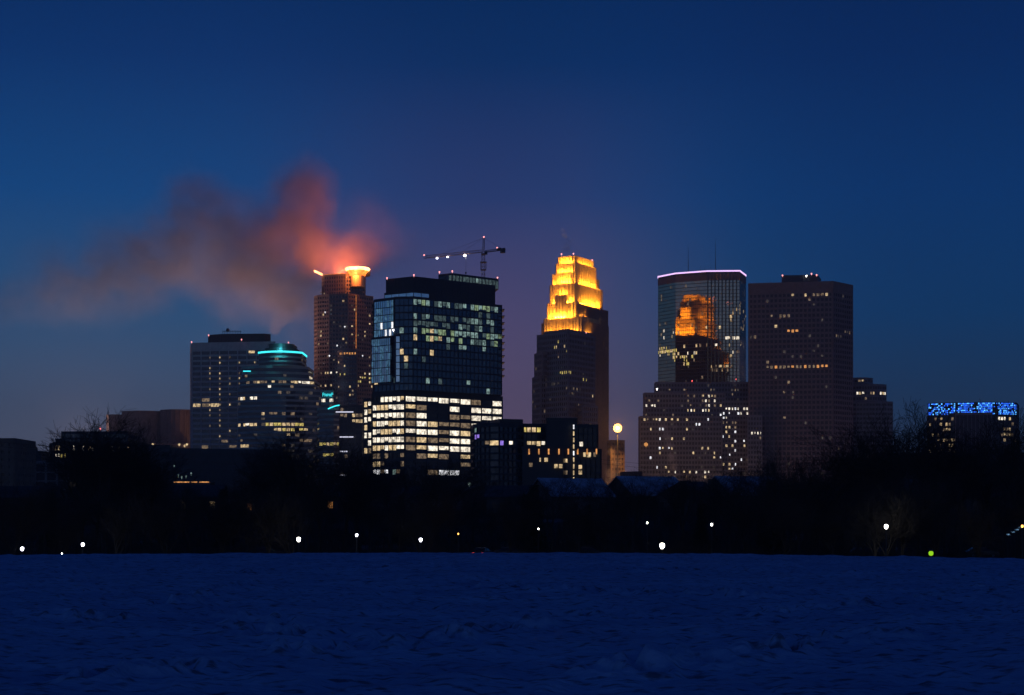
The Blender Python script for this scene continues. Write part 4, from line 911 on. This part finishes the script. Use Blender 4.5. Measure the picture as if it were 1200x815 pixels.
def make_conifer(seed, H=12.0):
    rg = random.Random(seed); tr = MB(); cr = MB(); tr.tube((0, 0, -.3), (0, 0, H), H*.018, .03, 7)
    z = H*.07
    while z < H*.985:
        f = 1-z/H; n = int(5+7*f)
        for k in range(n):
            a = rg.random()*6.28; L_ = H*.24*f**.85*rg.uniform(.7, 1.1)+.15; dz = -L_*.22; d = Vector((math.cos(a), math.sin(a), 0)); up = Vector((0, 0, 1)); sd = d.cross(up)
            m = max(3, int(L_/.35))
            for i in range(m):
                t = (i+.4)/m; c = Vector((0, 0, z))+d*L_*t+up*(dz*t*t)
                for s_ in (-1, 1):
                    w_ = .45*(1.1-t)+.18; tip = c+(d*.5+sd*s_*rg.uniform(.7, 1.1))*w_*1.6+up*rg.uniform(-.35, .05)
                    cr.poly([tuple(c), tuple(c+d*.22), tuple(tip)]); cr.poly([tuple(c), tuple(c-up*.25), tuple(tip)])
        z += H*.022
    return tr.mesh('tree_trunk', 'bark'), cr.mesh('tree_crown', 'needles')
CONIF = [make_conifer(300+i) for i in range(3)]
def place_tree(px, Y, H, label, group, kindn='bare', rg=random):
    x = X(px, Y); tm, cm = rg.choice(TREES if kindn == 'bare' else CONIF)
    nm = 'bare_tree' if kindn == 'bare' else 'spruce_tree'
    t = thing(nm, label, 'tree', (x, Y, G(x, Y)), group); base = 17.0 if kindn == 'bare' else 12.0
    s = H/base; w = s*rg.uniform(.9, 1.25) if kindn == 'bare' else s
    t.scale = (w, w, s); t.rotation_euler = (0, 0, rg.random()*6.28)
    for n, m in (('trunk', tm), ('crown', cm)):
        o = bpy.data.objects.new(n, m); col.objects.link(o); o.parent = t
rg = random.Random(77)
prof = [(-40, 556), (20, 570), (60, 552), (85, 540), (112, 538), (150, 540), (180, 550), (210, 560), (250, 560), (290, 555), (318, 548), (345, 548), (375, 556), (402, 550), (430, 556), (470, 556), (520, 556), (560, 572), (600, 572), (640, 566), (700, 574), (760, 566), (830, 556), (870, 560), (905, 552), (950, 546), (1000, 543), (1030, 540), (1060, 540), (1085, 538), (1112, 545), (1150, 545), (1200, 540), (1250, 540)]
def topy(px):
    for (a, ya), (c, yc) in zip(prof, prof[1:]):
        if a <= px <= c: return ya+(yc-ya)*(px-a)/(c-a)
    return 540
bands = [(-60, 60, 'below the tan brick tower'), (60, 180, 'in front of the far left office block'), (180, 280, 'in front of the long dark hall'), (280, 380, 'in front of the teal ringed tower'), (380, 440, 'below the black mid-rise'),
         (440, 590, 'in front of the bright office floors'), (590, 700, 'below the dark corner office'), (700, 780, 'below the orange flood lamp'), (780, 880, 'below the stepped office block'), (880, 1000, 'in front of the brown grid tower'),
         (1000, 1070, 'below the small rounded tower'), (1070, 1260, 'in front of the blue-lit block')]
def where(px):
    for a, c, l in bands:
        if a <= px < c: return l
    return bands[-1][2]
# the tallest ones, each its own
for px, Y, py, lab in ((112, 262, 497, 'tall bushy bare tree rising over the far left office block'), (150, 250, 512, 'second tallest bare tree beside the left office block roof'),
        (330, 255, 517, 'tall bare tree before the teal ringed tower'), (352, 235, 512, 'tall bare tree beside the right edge of the ringed tower'), (403, 250, 524, 'tall bare tree before the black mid-rise'),
        (1076, 225, 484, 'tallest bare tree at the left edge of the blue-lit block'), (1098, 245, 508, 'bare tree before the left end of the blue lights'), (1030, 250, 500, 'tall bare tree at the right foot of the small rounded tower'),
        (1194, 215, 492, 'tall bare tree at the right end of the blue lights'), (530, 240, 546, 'bare tree before the lowest bright office floors'),
        (123, 240, 503, 'tall bare tree just right of the bushy one at far left'), (136, 258, 508, 'bare tree between the bushy one and the second tallest at far left'),
        (95, 245, 514, 'tall bare tree at the left of the two tallest ones at left'), (176, 255, 530, 'bare tree against the windowless curved block'), (302, 250, 540, 'bare tree under the left side of the ringed tower'), (317, 265, 526, 'bare tree under the middle of the ringed tower'),
        (374, 245, 536, 'bare tree between the ringed tower and the black mid-rise'), (421, 262, 532, 'bare tree at the left edge of the bright office floors'), (456, 240, 540, 'bare tree before the left face of the bright office floors'), (497, 255, 544, 'bare tree before the middle of the bright office floors'),
        (1010, 262, 512, 'bare tree under the right half of the small rounded tower'), (1052, 240, 508, 'bare tree in the gap between rounded tower and blue-lit block'), (1122, 230, 514, 'bare tree before the blue-lit block, left of its centre'), (1160, 250, 520, 'bare tree before the blue-lit block, right of its centre'),
        (962, 255, 524, 'bare tree under the right part of the brown grid tower'), (925, 245, 534, 'bare tree under the middle of the brown grid tower'), (896, 262, 544, 'bare tree under the left part of the brown grid tower'),
        (648, 238, 562, 'bare tree before the left snowy roof'), (706, 250, 566, 'bare tree right of the left snowy roof'), (742, 236, 560, 'bare tree before the steep snowy roof under the flood lamp'), (800, 242, 556, 'bare tree below the steam column of the stepped office block'), (856, 236, 552, 'bare tree before the rightmost snowy roof'),
        (343, 178, 588, 'low bare tree lit by the white lamp below the ringed tower'), (1022, 177, 586, 'bare tree lit from the right by the bright white lamp'), (1056, 178, 590, 'bare tree lit from the left by the bright white lamp')):
    place_tree(px, Y, Z(py, Y)-G(X(px, Y), Y), lab, None, 'bare', rg)
cnt = 0
for Ymin, Ymax, step, dy in ((300, 345, 20, 12), (245, 290, 24, 22), (195, 222, 34, 34), (172, 184, 60, 50)):
    px = -45
    while px < 1250:
        p = px+rg.uniform(-5, 5); Y = rg.uniform(Ymin, Ymax); ty = topy(p)+abs(rg.gauss(0, dy))+rg.uniform(0, 20)
        H = Z(ty, Y)-G(X(p, Y), Y)
        if H > 3.5 and not (Y < 225 and min(abs(p-q_) for q_ in (758, 834, 631, 537, 418)) < 24):
            w = where(p); place_tree(p, Y, min(H, 24), 'bare black tree in the dark treeline '+w, 'bare trees '+w, 'bare', rg); cnt += 1
        px += step
con = [(626, 250, 566, 'dark spruce below the left end of the square warm windows'), (616, 262, 578, 'shorter spruce just left of the dark spruce in the middle'), (690, 270, 590, 'small spruce between the two snowy roofs'), (822, 255, 588, 'spruce left of the snowy roof under the brown grid tower'),
       (905, 240, 560, 'spruce right of the snowy roof under the brown grid tower'), (470, 270, 580, 'spruce among bare trees under the bright office floors'), (262, 265, 572, 'spruce right of the house with warm windows'), (60, 250, 575, 'spruce among bare trees at the far left'), (965, 265, 562, 'spruce under the right edge of the brown grid tower')]
for px, Y, py, lab in con: place_tree(px, Y, Z(py, Y)-G(X(px, Y), Y), lab, None, 'spruce', rg)
# undergrowth at the foot of the trees
def undergrowth():
    rg = random.Random(9); mb = MB()
    for i in range(5200):
        Y = rg.choice((rg.uniform(168, 222), rg.uniform(240, 325))); x = rg.uniform(-.34, .34)*Y; z = G(x, Y); h = rg.uniform(1.2, 3.4)
        for k in range(9):
            a = rg.random()*6.28; l = rg.uniform(.3, 1.1); bx, by = x+rg.gauss(0, .5), Y+rg.gauss(0, .5); tp = (bx+math.cos(a)*l, by+math.sin(a)*l*.5, z+h*rg.uniform(.5, 1)); w = rg.uniform(.02, .06)
            mb.poly([(bx-w, by, z-.1), (bx+w, by, z-.1), tp])
            md = tuple((tp[q]*.6+(bx, by, z)[q]*.4) for q in range(3)); mb.poly([md, (md[0]+.03, md[1], md[2]), (md[0]+rg.uniform(-.8, .8), md[1], md[2]+rg.uniform(.2, .9))])
    o = mb.build('undergrowth', 'twig'); tag(o, 'tangle of dark bare brush at the foot of the trees', 'undergrowth'); kind(o, 'stuff')
undergrowth()

# ================================================================ lamps, cars, wires
def street_lamp(px, py, Y, s, m, label, power=60, c=(1, .95, .9), style='acorn'):
    x = X(px, Y); z0 = G(x, Y); zz = Z(py, Y); t = thing('street_lamp', label, 'street lamp', (x, Y, z0), 'street lamps along the dark treeline')
    if zz-z0 < .8: z0 = zz-.8
    mb = MB(); mb.lathe((x, Y, z0), [(.16, 0), (.14, .5), (.07, .6), (.055, max(.7, zz-z0-s*.55))], 8); mb.build('post', 'black_metal', t)
    mb = MB(); mb.lathe((x, Y, zz), [(s*.26, -s*.55), (s*.42, -.2*s), (s*.5, .15*s), (s*.42, .42*s), (s*.2, .55*s)], 12); mb.build('globe', m, t, smooth=True)
    mb = MB(); mb.lathe((x, Y, zz+s*.56), [(s*.24, 0), (s*.1, s*.16), (.02, s*.3)], 8); mb.build('cap', 'black_metal', t)
    lamp('lamp_bulb', (x, Y+s*1.2, zz+s*.9), c, power, t, .2)
LP = [(26, 643.5, 165, .42, 'lamp_cold', 'cold white lamp at the far left edge of the field', 120, (.9, .85, 1)),
 (97, 638.5, 172, .42, 'lamp_cold', 'white lamp second from the far left', 90, (.95, .95, 1)),
 (72.5, 649, 120, .10, 'lamp_white', 'tiny lamp low on the snow edge between two far left lamps', 4, (1, .95, .8)),
 (350, 632.5, 171, .5, 'lamp_white', 'white lamp with lit twigs round it below the ringed tower', 130, (1, .9, .75)),
 (418, 627.5, 171, .34, 'lamp_cold', 'small white lamp below the black mid-rise', 50, (.95, .95, 1)),
 (493, 633, 171, .42, 'lamp_cold', 'white lamp below the bright office floors', 120, (.9, .95, 1)),
 (537, 626, 190, .2, 'lamp_orange', 'small orange lamp below the dark corner office', 60, (1, .5, .2)),
 (631, 620, 205, .2, 'lamp_white', 'faint small lamp under the dark spruce in the middle', 20, (1, .9, .8)),
 (758.5, 613, 212, .24, 'lamp_white', 'small warm lamp left above the biggest glowing globe', 20, (1, .8, .6)),
 (834, 615, 212, .36, 'lamp_white', 'warm oval lamp below the stepped office block', 40, (1, .75, .45)),
 (776, 640, 168, .62, 'lamp_white', 'largest and brightest globe lamp, close to the snow edge', 50, (1, .92, .85)),
 (1038.5, 617.5, 171, .5, 'lamp_white', 'bright white lamp with lit twigs at right', 220, (1, .97, .8)),
 (1198, 617, 171, .3, 'lamp_orange', 'orange lamp at the far right edge', 60, (1, .6, .2)),
 (1063, 653, 100, .0, None, '', 0, None)]
for a in LP:
    if a[4]: street_lamp(a[0], a[1], a[2], a[3]*.8, a[4], a[5], power=a[6], c=a[7])
# green signal at the edge of the field
t = thing('signal_light', 'small yellow-green light low on the snow edge at right', 'signal', (X(1091, 118), 118, G(X(1091, 118), 118)))
x = X(1091, 118); zz = Z(648.8, 118); z0 = t.location.z
mb = MB(); mb.tube((x, 118, z0), (x, 118, zz-.2), .06, .05, 8); mb.build('post', 'black_metal', t)
mb = MB(); mb.lathe((x, 118, zz), [(.08, -.16), (.16, -.08), (.17, .08), (.1, .16)], 10); mb.build('lens', 'signal_green', t)
mb = MB(); mb.lathe((x, 118, zz+.17), [(.18, 0), (.14, .06), (.04, .1)], 10); mb.build('cap', 'black_metal', t)

def make_car():
    t = thing('parked_car', '', 'car', (0, 0, 0), 'cars along the road under the trees'); W_ = 1.8
    def ext(prof, y0, y1, inset=0):
        mb = MB(); a = [(p[0], y0+(inset if p[1] > 1 else 0), p[1]) for p in prof]; b_ = [(p[0], y1-(inset if p[1] > 1 else 0), p[1]) for p in prof]; n = len(prof)
        mb.poly(a); mb.poly(b_[::-1])
        for i in range(n): j = (i+1) % n; mb.poly([a[i], b_[i], b_[j], a[j]])
        return mb
    body = ext([(-2.2, .35), (2.2, .35), (2.25, .7), (2.1, .88), (1.2, .98), (-1.9, 1.0), (-2.2, .9)], -W_/2, W_/2).build('body', 'car_paint', t)
    ext([(-1.85, .99), (1.15, .97), (.45, 1.42), (-.2, 1.5), (-1.2, 1.46)], -W_/2+.04, W_/2-.04, .18).build('cabin_glass', 'glass_black', t)
    ext([(.35, 1.44), (-.2, 1.53), (-1.2, 1.49), (-1.2, 1.45), (.4, 1.41)], -W_/2+.2, W_/2-.2).build('roof', 'car_paint', t)
    for xx in (-1.35, 1.4):
        for s_ in (-1, 1):
            mb = MB(); mb.tube((xx, s_*(W_/2-.2), .33), (xx, s_*(W_/2+.02), .33), .33, .33, 14); w_ = mb.build('wheel', 'tyre_rubber', t)
            mb = MB(); mb.tube((xx, s_*(W_/2), .33), (xx, s_*(W_/2+.035), .33), .19, .19, 10); mb.build('rim', 'concrete', w_)
    for s_ in (-1, 1):
        mb = MB(); mb.box((2.2, s_*.66, .72), (.12, .34, .16)); mb.build('headlight', 'glass_dark', t)
        mb = MB(); mb.box((-2.21, s_*.68, .8), (.1, .3, .18)); mb.build('taillight', 'tail_red', t)
    return t
proto = make_car()
cars = [(565.5, 229, 2.2, 'car with glowing red tail lights on the dark road near the middle'), (598, 233, .1, 'dark car right of the one with red tail lights'), (690, 233, 0, 'dark car below the snowy roof under the square warm windows'), (312, 233, .05, 'dark car left of the white lamp below the ringed tower'),
        (1012, 228, .05, 'dark car at left of the three near the bright white right lamp'), (1036, 228, .02, 'dark car in the middle of the three under the bright white right lamp'), (1062, 228.5, 0, 'dark car at right of the three near the bright white right lamp'), (1150, 233, .0, 'dark car alone under the blue-lit block')]
proto_used = False
for px, Y, rz, lab in cars:
    o = copy_tree(proto) if proto_used else proto
    if proto_used:          # parked with lights off
        for ch in o.children:
            if ch.name.startswith('taillight'):
                if 'tail_off' not in MATS: MATS['tail_off'] = surf('tail_off', (.12, .01, .01), rough=.3)
                ch.data = ch.data.copy(); ch.data.materials[0] = MATS['tail_off']
    proto_used = True
    x = X(px, Y); o.location = (x, Y, G(x, Y)+.13); o.rotation_euler = (0, 0, rz if rz < 1 else 1.3); o['label'] = lab
# pale blue lit strip at the far right (lit handrail of a ramp)
t = thing('ramp_railing', 'sloping handrail with pale blue lights at the far right', 'railing', (X(1190, 205), 205, G(X(1190, 205), 205)))
p0 = (X(1181, 205), 205, Z(628, 205)); p1 = (X(1215, 205), 205, Z(607, 205)); mb = MB(); mb.tube(p0, p1, .05, .05, 6); mb.build('rail', 'black_metal', t)
for i in range(5):
    a = Vector(p0).lerp(Vector(p1), i/4); mb = MB(); mb.tube((a.x, a.y, a.z), (a.x, a.y, G(a.x, a.y)), .05, .05, 6); mb.build('post', 'black_metal', t)
for f_ in (0.02, .16, .3, .42, .55): a = Vector(p0).lerp(Vector(p1), f_); mb = MB(); mb.box((a.x, a.y-.1, a.z+.1), (.5, .08, .16), rz=0); mb.build('light', 'ice_blue', t)
# utility poles and wires
def wire_run(label, A_, B_, sag, polelab):
    zA, zB = A_[2], B_[2]
    for k, (px, Y, zz) in enumerate((A_, B_)):
        x = X(px, Y); t = thing('utility_pole', polelab[k], 'utility pole', (x, Y, G(x, Y))); mb = MB(); mb.tube((x, Y, G(x, Y)-.3), (x, Y, zz+.6), .18, .12, 8); mb.build('pole', 'bark', t)
        mb = MB(); mb.box((x, Y, zz), (.16, 2.2, .14)); mb.build('crossarm', 'bark', t)
    t = thing('power_line', label, 'power line', (X(A_[0], A_[1]), A_[1], zA))
    for dy in (-.9, .9):
        mb = MB(); pr = None
        for i in range(15):
            f_ = i/14; a = Vector((X(A_[0], A_[1]), A_[1]+dy, zA)).lerp(Vector((X(B_[0], B_[1]), B_[1]+dy, zB)), f_); a.z -= sag*4*f_*(1-f_)+(.8 if dy > 0 else 0)
            if pr: mb.tube(pr, a, .035, .035, 4)
            pr = a.copy()
        mb.build('wire', 'black_metal', t)
wire_run('two thin wires across the sky at the far left', (-30, 300, Z(515, 300)), (160, 330, Z(528, 330)), .4, ('wooden utility pole outside the left of the tan brick tower', 'wooden utility pole beside the far left office block'))
wire_run('thin wires crossing in front of the orange flood lamp building', (662, 360, Z(533, 360)), (900, 360, Z(548, 360)), 1.0, ('wooden utility pole below the dark corner office', 'wooden utility pole below the brown grid tower'))

# ================================================================ smoke and steam
def plume(name, label, Y, blobs, dens, warp, wscale, colr=(.9, .9, .92), step=None, ani=.0, grow=1.0):
    """blobs: (px, py, radius px[, depth factor]) ; density falls off softly inside each"""
    import bmesh
    bs = [(X(a[0], Y), Y+(a[4] if len(a) > 4 else 0), Z(a[1], Y), a[2]/F*Y*grow, a[3] if len(a) > 3 else 1.0) for a in blobs]
    bm = bmesh.new()
    for x, y, z, r, k in bs:
        bmesh.ops.create_icosphere(bm, subdivisions=2, radius=r*1.12, matrix=Matrix.Translation((x, y, z)))
    me = bpy.data.meshes.new('tmp'); bm.to_mesh(me); bm.free(); tmp = bpy.data.objects.new('tmp', me); col.objects.link(tmp)
    md = tmp.modifiers.new('r', 'REMESH'); md.mode = 'VOXEL'; md.voxel_size = min(b_[3] for b_ in bs)*.35
    dg = bpy.context.evaluated_depsgraph_get(); me2 = bpy.data.meshes.new_from_object(tmp.evaluated_get(dg)); bpy.data.objects.remove(tmp); bpy.data.meshes.remove(me)
    me2.name = name; me2.materials.clear()
    m = bpy.data.materials.new(name); m.use_nodes = True; nt = m.node_tree; nt.nodes.clear(); N = nt.nodes.new; L = nt.links.new
    out = N('ShaderNodeOutputMaterial'); pv = N('ShaderNodeVolumePrincipled'); L(pv.outputs[0], out.inputs['Volume'])
    pv.inputs['Color'].default_value = (*colr, 1); pv.inputs['Anisotropy'].default_value = ani
    tc = N('ShaderNodeTexCoord'); pos = tc.outputs['Object']
    n = N('ShaderNodeTexNoise'); n.inputs['Scale'].default_value = wscale; n.inputs['Detail'].default_value = 5; L(pos, n.inputs['Vector'])
    sub = N('ShaderNodeVectorMath'); sub.operation = 'SUBTRACT'; L(n.outputs['Color'], sub.inputs[0]); sub.inputs[1].default_value = (.5, .5, .5)
    sc = N('ShaderNodeVectorMath'); sc.operation = 'SCALE'; L(sub.outputs[0], sc.inputs[0]); sc.inputs['Scale'].default_value = warp
    ad = N('ShaderNodeVectorMath'); ad.operation = 'ADD'; L(pos, ad.inputs[0]); L(sc.outputs[0], ad.inputs[1])
    acc = None
    for x, y, z, r, k in bs:
        ds = N('ShaderNodeVectorMath'); ds.operation = 'DISTANCE'; L(ad.outputs[0], ds.inputs[0]); ds.inputs[1].default_value = (x, y, z)
        mr = N('ShaderNodeMapRange'); mr.interpolation_type = 'SMOOTHSTEP'; L(ds.outputs['Value'], mr.inputs[0]); mr.inputs[1].default_value = r; mr.inputs[2].default_value = r*.15; mr.inputs[3].default_value = 0; mr.inputs[4].default_value = k
        if acc is None: acc = mr.outputs[0]
        else:
            a = N('ShaderNodeMath'); a.operation = 'ADD' ; L(acc, a.inputs[0]); L(mr.outputs[0], a.inputs[1]); acc = a.outputs[0]
    mn = N('ShaderNodeMath'); mn.operation = 'MINIMUM'; L(acc, mn.inputs[0]); mn.inputs[1].default_value = 1.5
    n2 = N('ShaderNodeTexNoise'); n2.inputs['Scale'].default_value = wscale*2.2; n2.inputs['Detail'].default_value = 5; L(pos, n2.inputs['Vector'])
    mr = N('ShaderNodeMapRange'); L(n2.outputs[0], mr.inputs[0]); mr.inputs[1].default_value = .3; mr.inputs[2].default_value = .7; mr.inputs[3].default_value = .15; mr.inputs[4].default_value = 1.6
    mu = N('ShaderNodeMath'); mu.operation = 'MULTIPLY'; L(mn.outputs[0], mu.inputs[0]); L(mr.outputs[0], mu.inputs[1])
    m2 = N('ShaderNodeMath'); m2.operation = 'MULTIPLY'; L(mu.outputs[0], m2.inputs[0]); m2.inputs[1].default_value = dens; L(m2.outputs[0], pv.inputs['Density'])
    me2.materials.append(m)
    if step: m.cycles.volume_step_rate = step
    o = bpy.data.objects.new(name, me2); col.objects.link(o); tag(o, label, 'smoke'); kind(o, 'stuff'); return o
big = [(323, 392, 6, 3.5), (325, 382, 8, 3.5), (327, 370, 11, 3.0), (330, 352, 16, 2.2), (335, 335, 26, .9), (345, 305, 36, .9), (352, 265, 42, 1.1), (354, 228, 40, 1.3), (334, 285, 42, .9), (330, 245, 34, .7),
       (385, 305, 36, .7), (412, 290, 30, .6), (430, 298, 30, .8), (455, 290, 42, .15), (430, 260, 36, .15), (415, 320, 26, .5), (300, 310, 46, .9), (285, 265, 42, .7), (245, 252, 42, .9), (222, 232, 32, .7), (235, 300, 50, .9), (195, 290, 46, .8), (165, 325, 44, .8),
       (120, 335, 42, .7), (80, 345, 38, .6), (40, 352, 34, .4), (5, 356, 34, .25), (60, 320, 40, .3), (130, 290, 42, .45), (275, 335, 44, .5), (320, 345, 40, .6), (362, 345, 34, .7), (372, 375, 22, .5), (350, 395, 18, .3), (400, 345, 26, .3)]
plume('smoke_plume', 'big orange-lit smoke cloud drifting left from the glowing crown', 1625, big, .02, 34, .020, step=.6, colr=(.86, .82, .84), grow=1.38)
plume('steam_wisp', 'thin steam wisp rising over the golden tower top', 1712, [(664, 292, 7), (667, 284, 6), (662, 277, 5), (659, 270, 4, .6)], .05, 6, .12)
plume('steam_wisp', 'pale steam wisp along the right edge of the mirror tower', 1735, [(868, 440, 9), (869, 428, 10), (866, 415, 10), (870, 404, 9, .8), (861, 446, 7, .7)], .045, 8, .08, grow=1.2)
plume('steam_wisp', 'steam column before the left side of the stepped office block', 1700, [(790, 547, 6), (787, 536, 7), (784, 523, 7), (782, 511, 7), (777, 501, 7, .7), (790, 500, 5, .5)], .06, 7, .1, grow=1.15)
plume('steam_wisp', 'steam lit orange at the foot of the flood lamp', 1250, [(714, 566, 8), (718, 555, 9), (722, 543, 9, .8), (718, 530, 8, .6), (732, 560, 10, .7)], .05, 7, .1, grow=1.2)
plume('steam_wisp', 'faint steam in front of the lower crowned tower', 1440, [(398, 470, 10, .7), (400, 452, 11, .7), (401, 432, 11, .6), (400, 412, 10, .4)], .045, 8, .08, grow=1.2)
plume('steam_wisp', 'dark steam above the stair tower of the corner office', 900, [(656, 484, 9, .8), (664, 478, 9, .6), (672, 482, 8, .6), (648, 488, 7, .6)], .02, 6, .12)

# unseen lamps added between the towers to light the haze and the smoke
t = thing('added_light_cluster', 'added orange lights between the downtown towers', 'street lights', (0, 1640, GZ))
def downtown(px, Y, h, c, power):
    x = X(px, Y); t = thing('added_haze_lamp', 'added orange lamp among the downtown towers', 'street lamp', (x, Y, GZ), 'added lamps for the haze')
    mb = MB(); mb.lathe((x, Y, GZ), [(.3, 0), (.2, h*.5), (.12, h)], 8); mb.build('pole', 'dark_metal', t)
    mb = MB(); mb.lathe((x, Y, GZ+h), [(.5, 0), (.8, .3), (.5, .7)], 8); mb.build('lamp_head', 'lamp_orange', t)
    lamp('lamp_bulb', (x, Y, GZ+h+1.6), c, power, t, 1.0)
bpy.data.objects.remove(t)
CITY = (1.0, .52, .25)
for px, Y, pw in ((60, 1750, 30000), (160, 1780, 30000), (300, 1620, 80000), (352, 1470, 30000), (600, 1600, 90000), (735, 1640, 35000), (705, 1240, 9000), (1075, 1700, 30000), (789, 1692, 22000), (868, 1715, 12000)): downtown(px, Y, 12, CITY, pw)

# unseen floodlights added on roofs to light the smoke from below
def added_flood(px, Y, py, tx, tpy, power, c, ang, label):
    x, z = X(px, Y), Z(py, Y); t = thing('added_smoke_light', label, 'floodlight', (x, Y, z), 'added floodlights for the smoke')
    mb = MB(); mb.box((x, Y, z+.4), (1.2, 1.2, .8)); mb.build('mount', 'dark_metal', t)
    mb = MB(); mb.tube((x, Y, z+.8), (x, Y, z+1.6), .5, .8, 10); mb.build('housing', 'dark_metal', t)
    ld = bpy.data.lights.new('flood_beam', 'SPOT'); ld.color = c; ld.energy = power; ld.spot_size = R(ang); ld.spot_blend = 1.0; ld.shadow_soft_size = 1.0
    o = bpy.data.objects.new('flood_beam', ld); col.objects.link(o); o.parent = t; o.location = (0, 0, 2.2)
    d = Vector((X(tx, 1560)-x, 1560-Y, Z(tpy, 1560)-z-2)); o.rotation_euler = d.to_track_quat('-Z', 'Y').to_euler()
added_flood(275, 1590, 470, 315, 250, 620000, (1.0, .50, .38), 140, 'added smoke floodlight behind the grey grid slab')
added_flood(90, 1700, 540, 150, 320, 850000, (1.0, .64, .56), 120, 'added smoke floodlight behind the far left office block')

# ================================================================ winter haze
if HAZE:
    mb = MB(); mb.box((0, 3000, 212), (8400, 6400, 440)); o = mb.build('haze', 'roofing'); o.data.materials.clear()
    m = bpy.data.materials.new('haze'); m.use_nodes = True; nt = m.node_tree; nt.nodes.clear(); out = nt.nodes.new('ShaderNodeOutputMaterial'); pv = nt.nodes.new('ShaderNodeVolumePrincipled')
    pv.inputs['Color'].default_value = (.9, .92, .98, 1); pv.inputs['Density'].default_value = HAZE; pv.inputs['Anisotropy'].default_value = .3
    nt.links.new(pv.outputs[0], out.inputs['Volume']); o.data.materials.append(m); kind(o, 'stuff'); tag(o, 'cold winter evening haze over field and city', 'haze')
